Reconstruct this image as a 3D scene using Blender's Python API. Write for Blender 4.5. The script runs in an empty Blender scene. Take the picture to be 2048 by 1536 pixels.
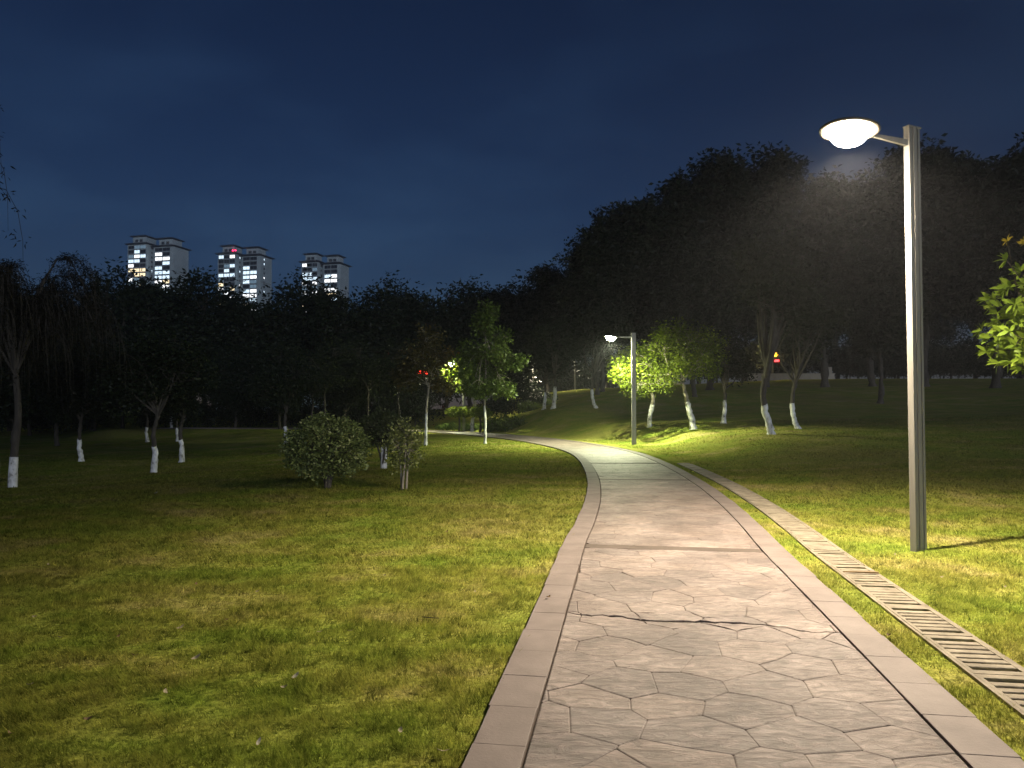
import bpy, math, random
import numpy as np
from mathutils import Vector

# ------------------------------------------------------------------ camera, sky, light, exposure
F = 1500.0                      # focal length in pixels of the 2048 px wide photograph
PITCH = math.atan(47.0 / F)     # camera tilted up a little: horizon at pixel row 815
CAMH = 1.5
scn = bpy.context.scene
col = scn.collection
cam_d = bpy.data.cameras.new('camera'); cam = bpy.data.objects.new('camera', cam_d); col.objects.link(cam)
cam.location = (0, 0, CAMH); cam.rotation_euler = (math.pi / 2 + PITCH, 0, 0)
cam_d.sensor_width = 36.0; cam_d.lens = 36.0 * F / 2048.0
cam_d.clip_start = 0.05; cam_d.clip_end = 3000
scn.camera = cam
scn.render.engine = 'CYCLES'
scn.cycles.use_denoising = True
scn.cycles.max_bounces = 5; scn.cycles.diffuse_bounces = 2; scn.cycles.glossy_bounces = 2
scn.cycles.transmission_bounces = 3; scn.cycles.volume_bounces = 0; scn.cycles.transparent_max_bounces = 6
scn.cycles.caustics_reflective = False; scn.cycles.caustics_refractive = False
scn.cycles.sample_clamp_indirect = 4.0
vs = scn.view_settings
vs.view_transform = 'Standard'; vs.look = 'None'; vs.gamma = 1.0; vs.use_curve_mapping = False
vs.exposure = 2.12

SUN_EL, SUN_AZ = math.radians(7.0), math.radians(155.0)     # low sun behind the camera, for the sky and the added sun lamp
wd = bpy.data.worlds.new('World'); scn.world = wd; wd.use_nodes = True
wn, wl = wd.node_tree.nodes, wd.node_tree.links
wn.clear()
wo = wn.new('ShaderNodeOutputWorld'); wb = wn.new('ShaderNodeBackground')
sky = wn.new('ShaderNodeTexSky'); sky.sky_type = 'NISHITA'; sky.sun_disc = False
sky.sun_elevation = SUN_EL; sky.sun_rotation = SUN_AZ
sky.air_density = 1.0; sky.dust_density = 0.3; sky.ozone_density = 6.0
SKY_STRENGTH = 0.0052
wb.inputs['Strength'].default_value = SKY_STRENGTH
# thin night cloud: very slight brightening of the sky itself
wtc = wn.new('ShaderNodeTexCoord'); wmap = wn.new('ShaderNodeMapping'); wmap.inputs['Scale'].default_value = (1.6, 1.6, 4.5)
wnz = wn.new('ShaderNodeTexNoise'); wnz.inputs['Scale'].default_value = 2.2; wnz.inputs['Detail'].default_value = 5
wrp = wn.new('ShaderNodeValToRGB'); wrp.color_ramp.elements[0].position = 0.46; wrp.color_ramp.elements[1].position = 0.78
wrp.color_ramp.elements[0].color = (1, 1, 1, 1); wrp.color_ramp.elements[1].color = (1.8, 1.55, 1.34, 1)
wmx = wn.new('ShaderNodeMix'); wmx.data_type = 'RGBA'; wmx.blend_type = 'MULTIPLY'; wmx.inputs[0].default_value = 1.0
wtint = wn.new('ShaderNodeMix'); wtint.data_type = 'RGBA'; wtint.blend_type = 'MULTIPLY'; wtint.inputs[0].default_value = 1.0
# town glow low in the sky, deeper blue overhead
wsep = wn.new('ShaderNodeSeparateXYZ'); wl.new(wtc.outputs['Generated'], wsep.inputs[0])
wgr = wn.new('ShaderNodeValToRGB'); e = wgr.color_ramp.elements
e[0].position = 0.02; e[0].color = (1.85, 1.16, 1.22, 1); e[1].position = 0.5; e[1].color = (0.90, 0.68, 0.80, 1)
e2 = wgr.color_ramp.elements.new(0.22); e2.color = (1.48, 1.02, 1.10, 1)
wl.new(wsep.outputs['Z'], wgr.inputs[0]); wl.new(wgr.outputs[0], wtint.inputs[7])
wl.new(wtc.outputs['Generated'], wmap.inputs[0]); wl.new(wmap.outputs[0], wnz.inputs['Vector']); wl.new(wnz.outputs['Fac'], wrp.inputs[0])
wl.new(sky.outputs[0], wtint.inputs[6]); wl.new(wtint.outputs[2], wmx.inputs[6]); wl.new(wrp.outputs[0], wmx.inputs[7])
wl.new(wmx.outputs[2], wb.inputs[0]); wl.new(wb.outputs[0], wo.inputs[0])

sun_d = bpy.data.lights.new('sun', 'SUN'); sun = bpy.data.objects.new('sun', sun_d); col.objects.link(sun)
sun_d.energy = 0.22; sun_d.angle = math.radians(15); sun_d.color = (0.75, 0.85, 1.0)  # weak sun, added to brighten the tower walls and whitewashed trunks
sdir = Vector((math.sin(SUN_AZ) * math.cos(SUN_EL), math.cos(SUN_AZ) * math.cos(SUN_EL), math.sin(SUN_EL)))
sun.rotation_euler = sdir.to_track_quat('Z', 'Y').to_euler()

LAMP_POWER = 980.0             # watts of the lamp in each bowl
HAZE_DENSITY = 0.00055

# ------------------------------------------------------------------ pixels to places
def ray(px, py):
    xc = (px - 1024) / F; yc = (768 - py) / F
    return xc, math.cos(PITCH) - yc * math.sin(PITCH), math.sin(PITCH) + yc * math.cos(PITCH)
def at(px, py, Y):
    d = ray(px, py); t = Y / d[1]
    return Vector((d[0] * t, Y, CAMH + d[2] * t))
def gnd(px, py, z=0.0):
    d = ray(px, py); t = (z - CAMH) / d[2]
    return Vector((d[0] * t, d[1] * t, z))

# ------------------------------------------------------------------ path centre line
CTRL = [(-0.05, -4.0), (0.42, -0.5), (0.94, 3.0), (1.15, 4.39), (1.30, 5.4), (1.48, 6.6), (1.68, 7.95), (1.98, 9.7), (2.32, 12.0),
        (2.69, 15.4), (2.98, 20.0), (3.02, 24.0), (2.70, 27.6), (2.05, 31.0), (0.95, 35.2), (-0.75, 39.4), (-3.2, 44.2),
        (-6.4, 48.4), (-11.0, 51.5), (-17.0, 53.5), (-26.0, 54.5)]
def catmull(P, n=24):
    P = np.array(P, float); out = []
    Q = np.vstack([2 * P[0] - P[1], P, 2 * P[-1] - P[-2]])
    for i in range(1, len(Q) - 2):
        a, b, c, d = Q[i - 1], Q[i], Q[i + 1], Q[i + 2]
        for k in range(n):
            t = k / n
            out.append(0.5 * (2 * b + (c - a) * t + (2 * a - 5 * b + 4 * c - d) * t * t + (3 * b - a - 3 * c + d) * t ** 3))
    out.append(P[-1]); return np.array(out)
PL = catmull(CTRL)
seg = np.diff(PL, axis=0); sl = np.hypot(seg[:, 0], seg[:, 1])
PS = np.concatenate([[0], np.cumsum(sl)])
tg = np.gradient(PL, axis=0); tg /= np.linalg.norm(tg, axis=1)[:, None]
for _ in range(3): tg[1:-1] = (tg[:-2] + tg[1:-1] + tg[2:]) / 3
tg /= np.linalg.norm(tg, axis=1)[:, None]
def path_xy(s, t):
    s = np.asarray(s, float); t = np.asarray(t, float)
    x = np.interp(s, PS, PL[:, 0]); y = np.interp(s, PS, PL[:, 1])
    tx = np.interp(s, PS, tg[:, 0]); ty = np.interp(s, PS, tg[:, 1])
    n = np.hypot(tx, ty); tx, ty = tx / n, ty / n
    return x + ty * t, y - tx * t                       # t > 0 to the right of the walking direction
def s_of_y(y): return float(np.interp(y, PL[:240, 1], PS[:240]))
def lateral(x, y):
    """signed distance from the path centre line"""
    x = np.asarray(x, float); y = np.asarray(y, float)
    out = np.empty(x.shape); K = PL[::4]; T = tg[::4]
    for a in range(0, len(x), 40000):
        dx = x[a:a + 40000, None] - K[None, :, 0]; dy = y[a:a + 40000, None] - K[None, :, 1]
        j = np.argmin(dx * dx + dy * dy, axis=1); r = np.arange(len(j))
        out[a:a + 40000] = dx[r, j] * T[j, 1] - dy[r, j] * T[j, 0]
        far = np.hypot(dx[r, j], dy[r, j])
        o = out[a:a + 40000]; big = far > np.abs(o) + 1.0
        o[big] = far[big] * np.where(o[big] < 0, -1, 1)
    return out

# ------------------------------------------------------------------ terrain
BASES = [ # pixel column, pixel row, distance: feet of things seen in the photograph
    (25, 975, 18.7), (307, 945, 23.6), (363, 925, 28), (163, 922, 28.7), (295, 884, 45), (343, 872, 55), (572, 888, 37), (100, 880, 50),
    (655, 977, 13.8), (808, 981, 13.6), (767, 938, 18.0), (970, 886, 31), (851, 890, 30), (640, 860, 50), (780, 868, 47),
    (1268, 885, 30), (1385, 857, 31), (1297, 848, 33.5), (1447, 847, 33), (1540, 868, 26), (1593, 857, 29),
    (1105, 815, 46), (1190, 812, 45), (1090, 820, 50), (1140, 780, 85), (1172, 786, 52), (1580, 759, 78), (1800, 757, 78), (2040, 757, 78),
    (1700, 815, 42), (1950, 815, 42), (2048, 880, 24), (1750, 905, 20), (1700, 1000, 12.2), (2000, 1000, 12.2), (1838, 1100, 7.9),
    (928, 868, 48), (403, 836, 85), (262, 846, 70), (1000, 840, 62), (1200, 830, 44)]
TP = [tuple(at(*b)) for b in BASES]
TP += [(x, y, 0.0) for x, y in ((-3, 3), (-8, 4), (6, 3), (10, 4), (-3, 8), (-3, 11), (8, 9), (-6, 10), (0, 20), (0.5, 26), (-2, 24), (-3, 30),
        (-3, -5), (6, -5), (14, 6), (14, 10), (-4, 36), (-9, 45), (-15, 50))]
TP += [(-12, 8, -0.2), (-18, 12, -0.5), (-30, 18, -0.8), (-40, 40, -0.9), (-50, 70, -0.9), (-30, 90, -0.7), (-90, 60, -1), (-90, 10, -1),
       (0, 110, 1.5), (-40, 130, -0.5), (60, 110, 5.0), (40, 60, 3.4), (40, 30, 2.4), (30, 15, 1.0), (70, 20, 2.0), (100, 60, 4.5),
       (30, -10, 0.3), (-30, -10, -0.4), (200, 300, 5), (-200, 300, -1), (0, 300, 1), (0, -60, 0), (200, -60, 1), (-200, -60, -1), (0, 700, 0), (600, 700, 2), (-600, 700, -1), (600, 0, 2), (-600, 0, -1)]
TPA = np.array(TP); _c = 2.5
def _phi(ax, ay): return np.sqrt((ax[:, None] - TPA[None, :, 0]) ** 2 + (ay[:, None] - TPA[None, :, 1]) ** 2 + _c * _c)
_n = len(TPA)
_A = _phi(TPA[:, 0], TPA[:, 1]); _A -= np.eye(_n) * 0.25
_M = np.zeros((_n + 1, _n + 1)); _M[:_n, :_n] = _A; _M[:_n, _n] = 1; _M[_n, :_n] = 1
_w = np.linalg.solve(_M, np.concatenate([TPA[:, 2], [0]]))
def smooth01(v): v = np.clip(v, 0, 1); return v * v * (3 - 2 * v)
def terrain(x, y):
    x = np.atleast_1d(np.asarray(x, float)).ravel(); y = np.atleast_1d(np.asarray(y, float)).ravel()
    z = np.empty(x.shape)
    for a in range(0, len(x), 20000):
        z[a:a + 20000] = _phi(x[a:a + 20000], y[a:a + 20000]) @ _w[:_n] + _w[_n]
    lat = np.abs(lateral(x, y))
    z = np.clip(z, -1.6, 7)
    k = smooth01((lat - 2.0) / 3.2)
    bump = 0.025 * np.sin(x * 1.7 + 0.6 * y) * np.sin(y * 1.3 - 0.4 * x) + 0.012 * np.sin(3.9 * x + 1) * np.sin(3.1 * y + x)
    return (z + bump) * k
def tz(x, y): return float(terrain([x], [y])[0])
def foot(px, py, Y):
    p = at(px, py, Y); p.z = tz(p.x, p.y); return p

# ------------------------------------------------------------------ materials
def new_mat(name):
    m = bpy.data.materials.new(name); m.use_nodes = True
    nt = m.node_tree; nt.nodes.clear()
    return m, nt.nodes, nt.links
def N(nodes, t, **kw):
    n = nodes.new(t)
    for k, v in kw.items():
        if k in n.inputs.keys(): n.inputs[k].default_value = v
        else: setattr(n, k, v)
    return n
def ramp(nodes, stops):
    r = nodes.new('ShaderNodeValToRGB'); e = r.color_ramp.elements
    while len(e) < len(stops): e.new(0.5)
    for i, (p, c) in enumerate(stops): e[i].position = p; e[i].color = (*c, 1)
    return r
def rough_mat(name, stops, scale=6.0, rough=0.75, bump=0.3, bump_scale=40.0, coord='Object', detail=6, metallic=0.0, stretch=None, dist=0.01):
    """colour from noise between stops, fine relief from a second noise"""
    m, n, l = new_mat(name)
    out = N(n, 'ShaderNodeOutputMaterial'); b = N(n, 'ShaderNodeBsdfPrincipled'); b.inputs['Roughness'].default_value = rough
    b.inputs['Metallic'].default_value = metallic
    if coord == 'World':
        src = N(n, 'ShaderNodeNewGeometry').outputs['Position']
    else:
        src = N(n, 'ShaderNodeTexCoord').outputs[coord]
    if stretch:
        mp = N(n, 'ShaderNodeMapping'); mp.inputs['Scale'].default_value = stretch; l.new(src, mp.inputs[0]); src = mp.outputs[0]
    z = N(n, 'ShaderNodeTexNoise', Scale=scale, Detail=detail, Roughness=0.62); l.new(src, z.inputs['Vector'])
    r = ramp(n, stops); l.new(z.outputs['Fac'], r.inputs[0]); l.new(r.outputs[0], b.inputs['Base Color'])
    z2 = N(n, 'ShaderNodeTexNoise', Scale=bump_scale, Detail=6.0, Roughness=0.65); l.new(src, z2.inputs['Vector'])
    bp = N(n, 'ShaderNodeBump', Strength=bump, Distance=dist); l.new(z2.outputs['Fac'], bp.inputs['Height']); l.new(bp.outputs[0], b.inputs['Normal'])
    l.new(b.outputs[0], out.inputs[0])
    return m
def emit_mat(name, c, s):
    m, n, l = new_mat(name); o = N(n, 'ShaderNodeOutputMaterial'); e = N(n, 'ShaderNodeEmission', Strength=s)
    e.inputs[0].default_value = (*c, 1); l.new(e.outputs[0], o.inputs[0]); return m
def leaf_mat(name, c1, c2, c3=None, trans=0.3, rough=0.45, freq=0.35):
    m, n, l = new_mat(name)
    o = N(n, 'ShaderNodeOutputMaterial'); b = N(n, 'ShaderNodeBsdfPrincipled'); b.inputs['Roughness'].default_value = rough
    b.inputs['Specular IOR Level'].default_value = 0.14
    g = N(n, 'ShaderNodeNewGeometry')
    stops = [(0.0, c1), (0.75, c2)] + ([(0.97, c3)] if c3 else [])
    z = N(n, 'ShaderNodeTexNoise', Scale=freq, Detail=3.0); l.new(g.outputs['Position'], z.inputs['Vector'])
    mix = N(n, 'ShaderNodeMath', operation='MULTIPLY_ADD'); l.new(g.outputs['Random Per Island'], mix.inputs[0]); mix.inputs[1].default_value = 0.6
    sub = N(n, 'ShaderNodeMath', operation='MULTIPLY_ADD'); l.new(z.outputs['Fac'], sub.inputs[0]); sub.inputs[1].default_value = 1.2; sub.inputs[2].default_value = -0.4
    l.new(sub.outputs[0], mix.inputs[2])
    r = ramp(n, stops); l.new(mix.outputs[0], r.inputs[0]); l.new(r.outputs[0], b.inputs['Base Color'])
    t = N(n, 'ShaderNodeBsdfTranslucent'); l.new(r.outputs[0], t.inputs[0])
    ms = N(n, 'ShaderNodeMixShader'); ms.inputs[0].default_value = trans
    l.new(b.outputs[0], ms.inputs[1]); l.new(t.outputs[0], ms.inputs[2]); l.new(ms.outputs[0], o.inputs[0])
    return m
LAWN_SHIFT = (3.1, 7.7, 0)  # offset picked so darker green turf by the near lamp dims it in colour
def lawn_mat(name, blades):
    m, n, l = new_mat(name)
    o = N(n, 'ShaderNodeOutputMaterial'); b = N(n, 'ShaderNodeBsdfDiffuse')
    g = N(n, 'ShaderNodeNewGeometry')
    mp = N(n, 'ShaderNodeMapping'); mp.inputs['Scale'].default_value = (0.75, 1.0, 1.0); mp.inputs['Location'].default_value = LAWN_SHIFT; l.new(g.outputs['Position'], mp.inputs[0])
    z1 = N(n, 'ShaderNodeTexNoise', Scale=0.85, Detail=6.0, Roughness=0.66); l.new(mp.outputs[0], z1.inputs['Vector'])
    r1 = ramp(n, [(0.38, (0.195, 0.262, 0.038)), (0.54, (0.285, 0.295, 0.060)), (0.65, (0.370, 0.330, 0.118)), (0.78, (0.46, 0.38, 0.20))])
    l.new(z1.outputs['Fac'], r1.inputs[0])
    # dry brown turf away to the west side of the lawn, and a small-scale speckle
    z3 = N(n, 'ShaderNodeTexNoise', Scale=0.16, Detail=3.0); l.new(g.outputs['Position'], z3.inputs['Vector'])
    r3 = ramp(n, [(0.48, (0, 0, 0)), (0.74, (1, 1, 1))]); l.new(z3.outputs['Fac'], r3.inputs[0])
    mx0 = N(n, 'ShaderNodeMix', data_type='RGBA'); l.new(r3.outputs[0], mx0.inputs[0]); l.new(r1.outputs[0], mx0.inputs[6]); mx0.inputs[7].default_value = (0.255, 0.235, 0.070, 1)
    z2 = N(n, 'ShaderNodeTexNoise', Scale=(9.0 if blades else 26.0), Detail=5.0, Roughness=0.7); l.new(g.outputs['Position'], z2.inputs['Vector'])
    r2 = ramp(n, [(0.34, (0.28, 0.30, 0.26)), (0.50, (0.95, 0.95, 0.95)), (0.70, (1.6, 1.55, 1.45))]); l.new(z2.outputs['Fac'], r2.inputs[0])
    mx = N(n, 'ShaderNodeMix', data_type='RGBA', blend_type='MULTIPLY'); mx.inputs[0].default_value = 1.0
    l.new(mx0.outputs[2], mx.inputs[6]); l.new(r2.outputs[0], mx.inputs[7])
    last = mx.outputs[2]
    if blades:
        r4 = ramp(n, [(0.0, (0.55, 0.60, 0.50)), (0.6, (1.1, 1.1, 1.0)), (0.9, (1.2, 1.15, 1.0)), (1.0, (1.5, 1.4, 1.6))])
        l.new(g.outputs['Random Per Island'], r4.inputs[0])
        my = N(n, 'ShaderNodeMix', data_type='RGBA', blend_type='MULTIPLY'); my.inputs[0].default_value = 1.0
        sc_ = N(n, 'ShaderNodeVectorMath', operation='SCALE', Scale=0.45); l.new(g.outputs['Normal'], sc_.inputs[0])
        ad_ = N(n, 'ShaderNodeVectorMath', operation='ADD'); l.new(sc_.outputs[0], ad_.inputs[0]); ad_.inputs[1].default_value = (0, 0, 0.62)
        nz_ = N(n, 'ShaderNodeVectorMath', operation='NORMALIZE'); l.new(ad_.outputs[0], nz_.inputs[0]); l.new(nz_.outputs[0], b.inputs['Normal'])
        l.new(last, my.inputs[6]); l.new(r4.outputs[0], my.inputs[7]); last = my.outputs[2]
    else:
        bp = N(n, 'ShaderNodeBump', Strength=0.6, Distance=0.03); l.new(z2.outputs['Fac'], bp.inputs['Height']); l.new(bp.outputs[0], b.inputs['Normal'])
    l.new(last, b.inputs['Color'])
    if blades:
        t = N(n, 'ShaderNodeBsdfTranslucent'); l.new(last, t.inputs[0])
        ms = N(n, 'ShaderNodeMixShader'); ms.inputs[0].default_value = 0.48
        l.new(b.outputs[0], ms.inputs[1]); l.new(t.outputs[0], ms.inputs[2]); l.new(ms.outputs[0], o.inputs[0])
    else:
        l.new(b.outputs[0], o.inputs[0])
    return m

def stamped_mat(name, far):
    """stamped concrete: mottled grey pink, brushed paler on the high spots; far: its joints as relief"""
    m, n, l = new_mat(name)
    o = N(n, 'ShaderNodeOutputMaterial'); b = N(n, 'ShaderNodeBsdfPrincipled'); b.inputs['Roughness'].default_value = 0.62
    g = N(n, 'ShaderNodeNewGeometry')
    z1 = N(n, 'ShaderNodeTexNoise', Scale=1.6, Detail=7.0, Roughness=0.6, Distortion=0.4); l.new(g.outputs['Position'], z1.inputs['Vector'])
    r1 = ramp(n, [(0.28, (0.120, 0.094, 0.084)), (0.48, (0.196, 0.157, 0.141)), (0.68, (0.272, 0.224, 0.204))]); l.new(z1.outputs['Fac'], r1.inputs[0])
    mp = N(n, 'ShaderNodeMapping'); mp.inputs['Rotation'].default_value = (0, 0, 0.5); mp.inputs['Scale'].default_value = (7.0, 17.0, 1.0); l.new(g.outputs['Position'], mp.inputs[0])
    z2 = N(n, 'ShaderNodeTexNoise', Scale=1.0, Detail=8.0, Roughness=0.72, Distortion=1.2); l.new(mp.outputs[0], z2.inputs['Vector'])
    r2 = ramp(n, [(0.30, (0.50, 0.48, 0.46)), (0.49, (0.97, 0.97, 0.97)), (0.68, (1.50, 1.48, 1.46))]); l.new(z2.outputs['Fac'], r2.inputs[0])
    mx = N(n, 'ShaderNodeMix', data_type='RGBA', blend_type='MULTIPLY'); mx.inputs[0].default_value = 1.0
    l.new(r1.outputs[0], mx.inputs[6]); l.new(r2.outputs[0], mx.inputs[7])
    last = mx.outputs[2]
    oi = N(n, 'ShaderNodeObjectInfo'); ro = ramp(n, [(0.0, (0.86, 0.87, 0.88)), (0.5, (1, 1, 1)), (1.0, (1.13, 1.11, 1.08))]); l.new(oi.outputs['Random'], ro.inputs[0])
    mo = N(n, 'ShaderNodeMix', data_type='RGBA', blend_type='MULTIPLY'); mo.inputs[0].default_value = 0.0 if far else 1.0
    l.new(last, mo.inputs[6]); l.new(ro.outputs[0], mo.inputs[7]); last = mo.outputs[2]
    h = z2.outputs['Fac']
    bp = N(n, 'ShaderNodeBump', Strength=0.9, Distance=0.02); l.new(h, bp.inputs['Height'])
    if far:
        v = N(n, 'ShaderNodeTexVoronoi', feature='DISTANCE_TO_EDGE', Scale=2.6); l.new(g.outputs['Position'], v.inputs['Vector'])
        r = ramp(n, [(0.0, (0.45, 0.42, 0.40)), (0.035, (1, 1, 1))]); l.new(v.outputs['Distance'], r.inputs[0])
        m2 = N(n, 'ShaderNodeMix', data_type='RGBA', blend_type='MULTIPLY'); m2.inputs[0].default_value = 1.0
        l.new(last, m2.inputs[6]); l.new(r.outputs[0], m2.inputs[7]); last = m2.outputs[2]
        b2 = N(n, 'ShaderNodeBump', Strength=0.8, Distance=0.01); l.new(r.outputs[0], b2.inputs['Height']); l.new(bp.outputs[0], b2.inputs['Normal']); bp = b2
    l.new(last, b.inputs['Base Color']); l.new(bp.outputs[0], b.inputs['Normal']); l.new(b.outputs[0], o.inputs[0])
    return m

M = {}
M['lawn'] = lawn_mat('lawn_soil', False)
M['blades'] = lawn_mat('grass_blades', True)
M['stamped'] = stamped_mat('stamped_concrete', False)
M['stamped_far'] = stamped_mat('stamped_concrete_far', True)
M['groove'] = rough_mat('joint_dirt', [(0.3, (0.050, 0.035, 0.026)), (0.7, (0.095, 0.068, 0.052))], 9.0, 0.95, 0.4, 60.0, 'World')
M['kerb'] = rough_mat('kerb_concrete', [(0.3, (0.146, 0.116, 0.104)), (0.5, (0.188, 0.152, 0.137)), (0.72, (0.228, 0.188, 0.171))], 3.2, 0.75, 0.35, 55.0, 'World', dist=0.006)
M['band'] = rough_mat('band_concrete', [(0.3, (0.074, 0.055, 0.044)), (0.5, (0.095, 0.072, 0.058)), (0.72, (0.12, 0.092, 0.076))], 3.2, 0.75, 0.35, 55.0, 'World', dist=0.006)
M['drain'] = rough_mat('drain_concrete', [(0.3, (0.140, 0.115, 0.078)), (0.55, (0.250, 0.214, 0.156)), (0.75, (0.33, 0.29, 0.22))], 7.0, 0.85, 0.7, 70.0, 'World', dist=0.006)
M['dark'] = rough_mat('drain_dirt', [(0.3, (0.012, 0.010, 0.007)), (0.7, (0.03, 0.024, 0.016))], 9.0, 1.0, 0.4, 40.0, 'World')
M['pole'] = rough_mat('galvanised_pole', [(0.3, (0.15, 0.145, 0.13)), (0.6, (0.19, 0.185, 0.168)), (0.8, (0.22, 0.215, 0.195))], 3.0, 0.5, 0.12, 30.0, 'Object', metallic=0.0, stretch=(12, 12, 0.7))
M['rim'] = rough_mat('lamp_rim', [(0.3, (0.07, 0.062, 0.052)), (0.7, (0.095, 0.085, 0.072))], 5.0, 0.5, 0.05, 30.0, metallic=0.0)
M['bark'] = rough_mat('bark', [(0.3, (0.020, 0.016, 0.012)), (0.55, (0.048, 0.040, 0.030)), (0.75, (0.085, 0.072, 0.056))], 8.0, 0.9, 0.8, 22.0, 'Object', stretch=(1, 1, 0.35), dist=0.03)
M['pale_bark'] = rough_mat('pale_bark', [(0.3, (0.15, 0.13, 0.10)), (0.55, (0.26, 0.23, 0.18)), (0.75, (0.36, 0.33, 0.27))], 9.0, 0.85, 0.7, 26.0, 'Object', stretch=(1, 1, 0.4), dist=0.02)
M['lime'] = rough_mat('whitewash', [(0.34, (0.16, 0.15, 0.13)), (0.46, (0.52, 0.51, 0.49)), (0.66, (0.74, 0.74, 0.73))], 7.0, 0.9, 0.5, 25.0, 'Object', stretch=(1, 1, 0.6), dist=0.02)
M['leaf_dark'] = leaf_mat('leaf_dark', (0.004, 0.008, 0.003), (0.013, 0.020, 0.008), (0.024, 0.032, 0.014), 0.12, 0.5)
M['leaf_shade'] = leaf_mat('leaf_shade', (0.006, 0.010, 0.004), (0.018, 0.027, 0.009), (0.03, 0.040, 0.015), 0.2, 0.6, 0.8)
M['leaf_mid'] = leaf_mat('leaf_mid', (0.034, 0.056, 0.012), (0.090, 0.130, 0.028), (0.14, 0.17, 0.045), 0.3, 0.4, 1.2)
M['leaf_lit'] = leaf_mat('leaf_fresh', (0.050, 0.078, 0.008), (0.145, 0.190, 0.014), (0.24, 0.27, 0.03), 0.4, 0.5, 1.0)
M['leaf_bush'] = leaf_mat('leaf_bush', (0.026, 0.044, 0.012), (0.180, 0.220, 0.070), (0.42, 0.43, 0.20), 0.2, 0.42, 4.0)
M['leaf_sparse'] = leaf_mat('leaf_sparse', (0.07, 0.090, 0.026), (0.24, 0.265, 0.085), (0.42, 0.42, 0.20), 0.2, 0.42, 4.0)
M['leaf_dull'] = leaf_mat('leaf_dull', (0.018, 0.028, 0.010), (0.070, 0.085, 0.034), (0.12, 0.13, 0.06), 0.2, 0.5, 4.0)
M['leaf_big'] = leaf_mat('leaf_large', (0.10, 0.165, 0.016), (0.21, 0.30, 0.035), (0.32, 0.37, 0.06), 0.3, 0.35, 2.0)
M['leaf_young'] = leaf_mat('leaf_young', (0.26, 0.22, 0.02), (0.36, 0.29, 0.03), None, 0.3, 0.45, 2.0)
M['leaf_red'] = leaf_mat('leaf_red', (0.028, 0.032, 0.012), (0.075, 0.060, 0.022), (0.18, 0.11, 0.035), 0.3, 0.5, 0.9)
M['leaf_willow'] = leaf_mat('leaf_willow', (0.006, 0.007, 0.004), (0.016, 0.015, 0.008), (0.025, 0.022, 0.012), 0.25, 0.5, 1.2)
M['litter'] = rough_mat('dry_leaf', [(0.3, (0.22, 0.18, 0.09)), (0.7, (0.36, 0.31, 0.19))], 6.0, 0.8, 0.3, 30.0)
M['litter_brown'] = rough_mat('brown_leaf', [(0.3, (0.10, 0.06, 0.025)), (0.7, (0.24, 0.15, 0.06))], 9.0, 0.8, 0.3, 30.0)
M['paper'] = rough_mat('paper_scrap', [(0.3, (0.22, 0.20, 0.13)), (0.7, (0.32, 0.30, 0.22))], 6.0, 0.8, 0.3, 30.0)
M['wall'] = rough_mat('tower_wall', [(0.3, (0.32, 0.40, 0.43)), (0.7, (0.46, 0.54, 0.57))], 0.15, 0.8, 0.1, 3.0, 'Object')
M['roof'] = rough_mat('tower_roof', [(0.3, (0.022, 0.026, 0.034)), (0.7, (0.045, 0.05, 0.06))], 0.3, 0.7, 0.1, 3.0, 'Object')
M['frame'] = rough_mat('window_frame', [(0.3, (0.16, 0.18, 0.19)), (0.7, (0.26, 0.28, 0.29))], 0.5, 0.6, 0.1, 3.0, 'Object')
M['glass'] = rough_mat('dark_glass', [(0.3, (0.010, 0.014, 0.02)), (0.7, (0.02, 0.028, 0.04))], 0.3, 0.12, 0.0, 3.0, 'Object')
M['lit_cool'] = emit_mat('lit_cool', (0.66, 0.84, 1.0), 0.42)
M['lit_white'] = emit_mat('lit_white', (0.95, 0.97, 1.0), 0.55)
M['lit_warm'] = emit_mat('lit_warm', (1.0, 0.80, 0.50), 0.45)
M['lit_dim'] = emit_mat('lit_dim', (0.35, 0.55, 0.75), 0.10)
M['red_lamp'] = emit_mat('red_lamp', (1.0, 0.02, 0.10), 1.6)
M['red_sign'] = emit_mat('red_sign', (1.0, 0.03, 0.015), 3.0)
M['amber'] = emit_mat('amber_lamp', (1.0, 0.48, 0.03), 1.2)
M['signal_red'] = emit_mat('signal_red', (1.0, 0.03, 0.03), 2.0)
M['road_glow'] = emit_mat('street_lamp_glow', (1.0, 0.74, 0.34), 160.0)
M['lowwall'] = rough_mat('low_wall', [(0.3, (0.30, 0.26, 0.21)), (0.7, (0.44, 0.39, 0.32))], 1.2, 0.85, 0.3, 12.0, 'World')
LAMP_LIGHT = {}
for nm, c_, k_ in (('bowl_warm', (1.0, 0.85, 0.64), 1.0), ('bowl_green', (0.96, 1.0, 0.62), 1.12), ('bowl_far', (1.0, 0.88, 0.62), 0.45)):
    M[nm] = emit_mat(nm, c_, 75.0); M[nm + '_lens'] = emit_mat(nm + '_lens', c_, 20.0)
    M[nm + '_lens'].cycles.emission_sampling = 'NONE'
    if nm == 'bowl_far': M[nm].cycles.emission_sampling = 'NONE'
    LAMP_LIGHT[nm] = (c_, LAMP_POWER * k_)
for nm in ('lit_cool', 'lit_white', 'lit_warm', 'lit_dim', 'red_lamp', 'red_sign', 'amber', 'signal_red'): M[nm].cycles.emission_sampling = 'NONE'

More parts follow.
